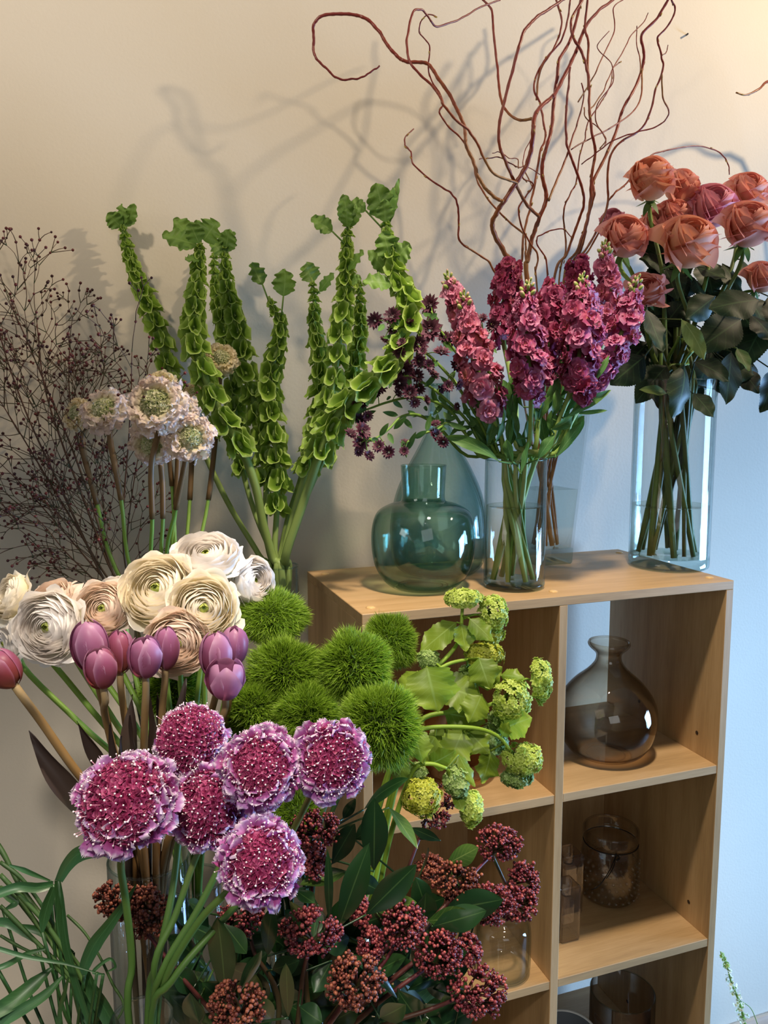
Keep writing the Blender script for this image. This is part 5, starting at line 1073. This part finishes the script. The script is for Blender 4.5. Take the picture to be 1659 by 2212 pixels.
AF = [(x, y, r) for x, y, r in ((890, 700, 12), (862, 760, 12), (905, 780, 13), (935, 810, 13), (950, 840, 12), (985, 790, 13), (990, 830, 11), (1010, 740, 13), (1025, 790, 12), (858, 850, 10), (920, 865, 10), (960, 730, 13), (1000, 770, 11), (1062, 700, 12), (1040, 690, 12))]+[(811, 693, 15), (848, 684, 17), (848, 712, 10), (930, 660, 19), (938, 682, 11), (930, 714, 23), (829, 736, 10), (904, 745, 17), (975, 734, 15), (954, 763, 16), (913, 759, 9), (871, 801, 19), (863, 828, 15), (885, 848, 14), (905, 838, 12), (819, 836, 14), (815, 851, 9), (896, 869, 10), (767, 869, 9), (784, 873, 10),
      (750, 896, 11), (775, 907, 15), (794, 898, 10), (782, 932, 17), (757, 938, 12), (779, 957, 15), (775, 975, 9), (796, 985, 11), (819, 965, 12), (840, 977, 12), (875, 957, 9), (873, 975, 9), (941, 942, 14), (958, 954, 11), (941, 917, 10), (989, 878, 8), (1041, 728, 15), (1052, 744, 13), (968, 834, 11), (880, 790, 12), (900, 812, 13), (925, 790, 12), (868, 740, 9), (1030, 760, 12)]
AT = []
for i, (pts, lab) in enumerate(A_ST):
    e = into(VS, i+11, RS, .036, .013); P = [A(x, y, q) for (x, y), q in zip(pts, np.linspace(1.20, 1.12+.03*(i % 3), len(pts)))]
    T = thing('astrantia_stem', lab, 'flower', e[1], 'dark astrantia stems'); m = MB(); tube(m, [e[1], e[0]]+P, [.0026, .0024, .0013], 7); AT.append([T, P, m, None, None, MB()])
for x, y, r in AF:
    def dist(t): return min(math.hypot(x-829.5-FPX*((p-CAM)@RT)/((p-CAM)@FW), y-1106+FPX*((p-CAM)@UP)/((p-CAM)@FW)) for p in t[1][1:])
    t = min(AT, key=dist); C = spline(t[1], 6); d = (t[1][-1]-CAM)@FW+rng.uniform(-.02, .03); p = A(x, y, d)
    n = face(rng.normal(0, .7), rng.normal(.15, .5)); join(t[2], C, p-n*.002, .0007, .05)
    mf = MB(); mf.inst(STAR, p[None], frames(n[None], np.array([rng.random()*6])), np.array([S(r, d)*1.35])); fo = obj('star_flower', mf, P_ast, t[0])
    X = rng.normal(0, 1, (40, 3)); X /= np.linalg.norm(X, axis=1, keepdims=True); X = X[(X@n) > 0]; mc = MB(); mc.inst(ICO1, p+X*S(r, d)*.46, None, S(r, d)*.10); obj('flower_centre', mc, P_astc, fo)
for T, P, m, _a, _b, ml in AT:
    for j in range(12):
        p = P[1+j % (len(P)-1)]+rng.normal(0, .006, 3); leaf(ml, p, rng.normal(0, 1, 3)+UP*.2, -FW, rng.uniform(.6, 1.5)*.026, .004, bend=.5, prof=w_lance, nl=6, nw=2, cup=.3)
    obj('stem', m, S_green, T); obj('leaf_tufts', ml, L_stk, T)

# ------------------------------------------------------------------ roses
RR = VR[2]+.31
RC = []
def rose(label, px, py, R, d, f, pal, k, via=(), h=1.0, ns=7, sep=True):
    """R: half width over the flared outer petals"""
    Rw = S(R, d)*1.08; n = face(*f); Fr = list(frame(n)); c = A(px, py, d)-n*Rw*.1
    e = into(VR, k, RR, .045, .022)
    T = thing('rose', label, 'flower', e[1], 'coral roses')
    m = MB(); ky = 1.12*h
    for i in range(ns):
        q = i/(ns-1); r = Rw*(.09+.46*q**.85); npt = 3
        for j in range(npt):
            shellpetal(m, c, Fr, r*rng.uniform(.985, 1.015), ky*(1.45-.45*q), j*2*PI/npt+i*1.9+rng.normal(0, .12), PI/npt*rng.uniform(1.2, 1.5), math.radians(165-20*q), math.radians(26+20*q)+rng.normal(0, .06), rnd=.34, curl=.12+.28*q, ov=.10, point=.05+.12*q, nl=10, nw=12, wob=.03, base=.5, lift=.55*(1-q), fold=-.5*q)
    for lay, (cnt, th1, cu, rr_) in enumerate(((3, 46, .28, .56), (3, 54, .46, .61), (4, 62, .56, .65))):
        for j in range(cnt):
            shellpetal(m, c-n*Rw*.07*(lay+1), Fr, Rw*rr_*rng.uniform(.98, 1.02), ky*(.95-.06*lay), j*2*PI/cnt+lay*.85+rng.normal(0, .18), PI/cnt*1.15, math.radians(160), math.radians(th1+rng.uniform(-7, 7)), rnd=.30, curl=cu*rng.uniform(.6, 1.2), point=.30, nl=13, nw=14, wob=.025, base=.42, fold=-.35, ov=.08)
    obj('petals', m, P_rose[pal], T)
    b = c-n*Rw*ky*.72
    m = MB(); m.add((ICO2[0]*[.17, .17, .2])@np.array([Fr[0], Fr[1], n])*Rw+b, ICO2[1], ICO2[2])
    for j in range(5): a = j*1.257+.4; o = Fr[0]*math.cos(a)+Fr[1]*math.sin(a); leaf(m, b, o*.9-n*.55, n, Rw*.62, Rw*.10, bend=rng.uniform(-.9, .3), prof=w_lance, nl=8, nw=3, twist=rng.uniform(-.6, .6))
    obj('sepals', m, L_sep, T)
    P = [A(*v) for v in via]; m = MB(); tube(m, [e[1], e[0]]+P+[b-n*.016-UP*.018, b], [.0042, .0040, .0034, .0030], 8, knots=.7); obj('stem', m, S_rose, T)
    if k % 2 == 0:      # a thinner side shoot of the same stem, standing in the water beside it
        a = k*1.9+.8; q0 = down(VR, a, .046, VR[2]+.024); q1 = down(VR, a+1.9, .024, RR)
        m = MB(); tube(m, [q0, q1, q1*.4+near_on(spline([e[0]]+P+[b], 8), q1+[0, 0, .14])*.6], [.0036, .0032, .0026], 7, knots=.7); obj('side_shoot', m, S_rose, T)
    RC.append((T, spline([e[0]]+P+[b], 8))); return T
rose('topmost coral rose, orange-tinted, upright at the left of the group', 1404, 372, 58, 1.32, (-.35, .85), 'orange', 0, [(1440, 780, 1.37), (1432, 600, 1.36)], h=1.15)
rose('coral rose just behind and right of the topmost one', 1476, 390, 44, 1.38, (.2, 1.1), 'coral', 1, [(1460, 780, 1.38), (1475, 560, 1.38)], h=1.2)
rose('mauve-pink rose in the middle of the back row', 1546, 432, 60, 1.36, (.05, .7), 'mauve', 2, [(1480, 780, 1.38), (1530, 580, 1.37)], h=1.05)
rose('coral rose at the back right, top cut near the picture edge', 1622, 400, 52, 1.40, (.1, .8), 'coral', 3, [(1490, 780, 1.38), (1580, 580, 1.39)])
rose('coral rose in front at the right edge, tilted to the left', 1620, 470, 66, 1.28, (-.15, .8), 'coral', 4, [(1490, 790, 1.37), (1565, 640, 1.35)], h=1.0)
rose('coral rose at left whose cup overhangs the magenta buds', 1352, 500, 58, 1.30, (-.15, .55), 'coral', 5, [(1420, 790, 1.37), (1380, 640, 1.33)], h=1.05)
rose('front orange-coral rose with widely flared outer petals, on a bare green neck', 1493, 508, 72, 1.26, (.0, .65), 'orange', 6, [(1462, 790, 1.36), (1488, 700, 1.33)], h=1.05)
rose('half hidden coral rose between the left and front ones', 1418, 478, 42, 1.38, (-.1, .8), 'coral', 7, [(1440, 780, 1.38), (1420, 600, 1.38)])
rose('coral rose squeezed behind the front flared one', 1462, 452, 42, 1.37, (.1, .8), 'coral', 8, [(1460, 780, 1.38), (1462, 600, 1.38)])
rose('lowest coral rose, facing left beside the magenta spires', 1396, 622, 48, 1.28, (-.35, .3), 'coral', 9, [(1440, 800, 1.36)], h=.95)
rose('coral rose cut by the right edge, below the others', 1656, 590, 42, 1.34, (.3, .8), 'coral', 10, [(1490, 800, 1.38), (1580, 700, 1.37)], h=1.1)
rose('reddish rose back left, peeping over the left rose', 1322, 470, 34, 1.37, (-.4, .7), 'mauve', 11, [(1430, 790, 1.38), (1370, 600, 1.38)])
RL = [((1640, 648), (1530, 668), 42, 1.24, 0), ((1545, 640), (1482, 690), 30, 1.27, 0), ((1600, 690), (1500, 760), 42, 1.30, 0), ((1472, 690), (1522, 778), 22, 1.25, 1), ((1396, 668), (1432, 762), 32, 1.26, 0), ((1392, 770), (1318, 832), 38, 1.30, 0), ((1440, 790), (1372, 872), 34, 1.33, 0),
      ((1478, 788), (1452, 905), 38, 1.25, 0), ((1500, 782), (1576, 825), 26, 1.28, 0), ((1498, 850), (1542, 902), 24, 1.27, 0), ((1580, 760), (1568, 874), 34, 1.31, 0), ((1592, 752), (1618, 802), 18, 1.28, 1), ((1650, 700), (1600, 800), 34, 1.33, 0), ((1620, 680), (1670, 740), 34, 1.32, 0), ((1670, 800), (1642, 892), 30, 1.31, 0),
      ((1440, 850), (1380, 842), 12, 1.30, 1), ((1500, 600), (1520, 650), 20, 1.36, 0), ((1440, 580), (1380, 560), 26, 1.38, 0), ((1560, 570), (1600, 640), 30, 1.38, 0), ((1450, 620), (1490, 680), 38, 1.40, 0), ((1430, 700), (1480, 760), 40, 1.39, 0), ((1500, 700), (1440, 800), 42, 1.40, 0), ((1480, 640), (1420, 720), 40, 1.41, 0),
      ((1540, 760), (1500, 850), 38, 1.38, 0), ((1400, 740), (1340, 800), 36, 1.36, 0), ((1370, 700), (1330, 770), 30, 1.38, 0), ((1560, 700), (1620, 780), 38, 1.38, 0), ((1600, 560), (1640, 640), 30, 1.38, 0), ((1440, 560), (1470, 620), 34, 1.40, 0), ((1520, 560), (1540, 640), 36, 1.40, 0), ((1600, 800), (1640, 850), 26, 1.36, 0),
      ((1420, 780), (1470, 850), 36, 1.39, 0), ((1470, 560), (1430, 620), 34, 1.41, 0), ((1510, 620), (1560, 690), 38, 1.41, 0), ((1660, 640), (1690, 720), 30, 1.36, 0), ((1380, 620), (1410, 700), 26, 1.40, 0), ((1540, 840), (1590, 830), 22, 1.34, 0), ((1400, 830), (1440, 900), 22, 1.37, 0), ((1510, 820), (1480, 890), 22, 1.38, 0), ((1465, 600), (1500, 560), 26, 1.38, 0)]
for q in range(26):
    x, y = rf.uniform(1400, 1640), rf.uniform(570, 820); a_ = rf.uniform(0, 6.28)
    RL.append(((x, y), (x+70*math.cos(a_), y+70*math.sin(a_)), rf.uniform(30, 42), rf.uniform(1.36, 1.42), 0))
for (a, b, w, d, ol) in RL:
    p0 = A(*a, d+.008); p1 = A(*b, d-.006); T, C = min(RC, key=lambda q: np.min(np.linalg.norm(q[1]-p0, axis=1)))
    m = MB(); leafpx(m, p0, p1, S(w, d), -FW+UP*.45+RT*rng.normal(.15, .5), bend=rng.uniform(.0, .8), prof=lambda s: w_ovate(s, .42), cup=rng.uniform(-.3, .35), ruf=.08, rk=3, ser=.07, serk=22, nl=44, nw=8, twist=rng.uniform(-.3, .3))
    join(m, C, p0, .0011); obj('leaf', m, L_rosel if ol else L_rose, T)

# ------------------------------------------------------------------ strappy leaves, lower left
def ribbon(M, pts, w, nn, cup=.25, rb=None, sub=6, tw=0.):
    C = spline(pts, sub); K = len(C); W = np.interp(np.linspace(0, 1, K), np.linspace(0, 1, len(w)), w); T = np.gradient(C, axis=0); T /= np.linalg.norm(T, axis=1, keepdims=True)
    nn = nrm(nn); B = np.cross(nn[None], T); B /= np.linalg.norm(B, axis=1, keepdims=True)+1e-9
    if tw:
        a = np.linspace(0, tw, K)[:, None]; N0 = np.cross(T, B); B = B*np.cos(a)+N0*np.sin(a)
    N = np.cross(T, B); t = np.linspace(-1, 1, 7)
    V = C[:, None]+(W[:, None]*t)[..., None]*B[:, None]+(cup*W[:, None]*t**2)[..., None]*N[:, None]
    c = np.zeros(V.shape); c[..., 0] = np.linspace(0, 1, K)[:, None]; c[..., 1] = np.abs(t); c[..., 2] = rng.random() if rb is None else rb
    M.add(V.reshape(-1, 3), gridf(K-1, 6), c.reshape(-1, 3))
def cl_(x, y, d): return A(x*.3376, 1700+y*.3376, d)
RL_ = A(175, 2330, .66)[2]
def strappy(label, blades, stems, k):
    e = into(VL, k, RL_-.01, .014, .014); T = thing('strappy_plant', label, 'foliage', e[1], 'strappy foliage at lower left')
    for pts, w, d0, d1, cup in blades:
        P = [cl_(x, y, q) for (x, y), q in zip(pts, np.linspace(d0, d1, len(pts)))]; m = MB()
        ribbon(m, P, [S(v*.3376, d0) for v in w], -FW+UP*.3+RT*rng.normal(0, .4), cup)
        end = P[-1] if P[-1][2] < P[0][2] else P[0]
        tube(m, [end, (end+e[0])/2-FW*.005, e[0], e[1]], .0014, 6, sub=4); obj('leaf', m, L_strap, T)
    m = MB()
    for pts, w, d0, d1 in stems:
        P = [cl_(x, y, q) for (x, y), q in zip(pts, np.linspace(d0, d1, len(pts)))]; tube(m, P+[e[0], e[1]], S(w*.3376, d0), 7, sub=5, knots=.5)
    obj('stems', m, S_dark, T)
strappy('broad folded green leaf bending down at the left of the slim vase', [([(820, 430), (700, 405), (600, 402), (500, 430), (430, 500), (375, 600)], [12, 40, 48, 50, 40, 26], .60, .62, .3), ([(375, 600), (388, 700), (405, 850), (430, 1020), (480, 1220), (545, 1420), (590, 1560)], [26, 36, 38, 34, 30, 24, 16], .62, .63, .3), ([(345, 640), (310, 740), (285, 830), (270, 930)], [20, 34, 34, 8], .64, .64, .4)],
    [([(0, 480), (120, 570), (220, 690), (330, 860), (430, 1040), (560, 1220), (640, 1400)], 12, .66, .66)], 0)
strappy('dark strappy leaf standing upright between the berries and the wall', [([(872, 622), (800, 740), (700, 880), (610, 1000), (548, 1130), (540, 1200)], [4, 22, 36, 46, 36, 14], .62, .63, .35), ([(560, 1180), (600, 1300), (660, 1400), (740, 1540)], [20, 50, 56, 50], .64, .64, .3)],
    [([(430, 820), (540, 930), (640, 1090), (720, 1260), (790, 1400), (700, 1560)], 8, .68, .66), ([(0, 560), (150, 720), (280, 860), (380, 1000), (460, 1130), (560, 1290), (640, 1450)], 14, .65, .65)], 1)
strappy('long strappy leaves fanning out over the left edge', [([(340, 625), (250, 642), (120, 640), (-30, 690)], [22, 30, 30, 28], .66, .64, .4), ([(330, 1160), (220, 1260), (100, 1360), (-30, 1440)], [10, 42, 50, 44], .63, .60, .3), ([(400, 1212), (300, 1320), (150, 1420), (-30, 1530)], [8, 28, 34, 30], .62, .60, .3), ([(620, 1190), (430, 1132), (320, 1112), (150, 1080), (-20, 1030)], [3, 9, 12, 14, 14], .61, .60, .3), ([(240, 1000), (160, 930), (60, 870), (-30, 860)], [8, 26, 30, 24], .66, .66, .3), ([(290, 1035), (180, 1065), (60, 1130), (-20, 1160)], [8, 16, 18, 16], .62, .61, .3)],
    [([(0, 760), (120, 880), (250, 1010), (380, 1140), (520, 1300), (640, 1460)], 13, .66, .66), ([(0, 950), (120, 1020), (260, 1090), (400, 1200), (540, 1400)], 9, .65, .66)], 2)
strappy('bluish thin leaf hanging straight down at lower left', [([(438, 1215), (410, 1330), (385, 1420), (375, 1540)], [6, 14, 14, 12], .60, .61, .3), ([(690, 1180), (740, 1150), (700, 1100), (600, 1180), (660, 1200)], [4, 9, 10, 12, 6], .62, .62, .3), ([(460, 1180), (500, 1300), (560, 1430), (620, 1560)], [14, 36, 44, 40], .66, .65, .3)],
    [([(60, 640), (180, 800), (300, 960), (420, 1100), (560, 1330), (640, 1500)], 15, .69, .67), ([(0, 640), (100, 700), (230, 870), (340, 1020), (440, 1180), (600, 1400)], 11, .68, .66)], 3)
strappy('tan stem with greyish leaves crossing the strappy foliage at far left', [([(0, 650), (60, 700), (100, 740), (20, 790)], [20, 26, 24, 4], .68, .67, .3), ([(470, 1060), (380, 1000), (280, 930), (180, 900), (90, 880)], [8, 24, 28, 20, 4], .68, .67, .3), ([(320, 600), (220, 560), (150, 530), (60, 500)], [6, 14, 16, 6], .67, .66, .3)],
    [([(-40, 330), (30, 440), (110, 600), (200, 740), (320, 900), (450, 1120), (600, 1400)], 15, .70, .67)], 4)

# ------------------------------------------------------------------ white sprig, lower right
pts = [Y(1556, 2056, .12), Y(1570, 2086, .12), Y(1579, 2120, .12), Y(1592, 2152, .12), Y(1604, 2190, .12), Y(1612, 2240, .12)]
b = np.array([pts[-1][0]+.05, .14, 0])
T = thing('flowering_sprig', 'thin sprig of tiny white flowers rising at the lower right corner', 'flower', b)
m = MB(); tube(m, pts+[(pts[-1]+b)/2+[.01, 0, 0], b], [.0010, .0016, .0030, .0034], 6)
C = spline(pts, 10); f = MB(); g = MB()
for i in range(110):
    q = rng.random()**.8; p = C[int(q*(len(C)-1))]; o = rng.normal(0, 1, 3); o /= np.linalg.norm(o); r = (.004+.012*q)*rng.uniform(.4, 1)
    (f if q > .22 else g).inst(FLO, (p+o*r)[None], frames(o[None], np.array([rng.random()*6])), np.array([.0046])); 
    if i % 2 == 0: tube(m, [p, p+o*r], .0004, 3, sub=1)
tube(m, [Y(1596, 2160, .12), Y(1620, 2176, .11), Y(1632, 2200, .11), Y(1640, 2225, .11)], .0008, 5)
obj('stem', m, S_green, T); obj('florets', f, P_spr, T); obj('green_buds', g, P_vibd, T)

for o in list(bpy.data.objects):
    if o.type == 'MESH' and o.parent is None and 'kind' not in o and 'label' not in o: o['kind'] = 'structure'

for o in bpy.data.objects:
    if o.type == 'MESH' and o.parent is not None and o.name.split('.')[0] in ('berries', 'buds', 'bristles', 'white_pins', 'filaments', 'florets', 'green_buds', 'hobnails', 'leaf_tufts'): o['kind'] = 'stuff'
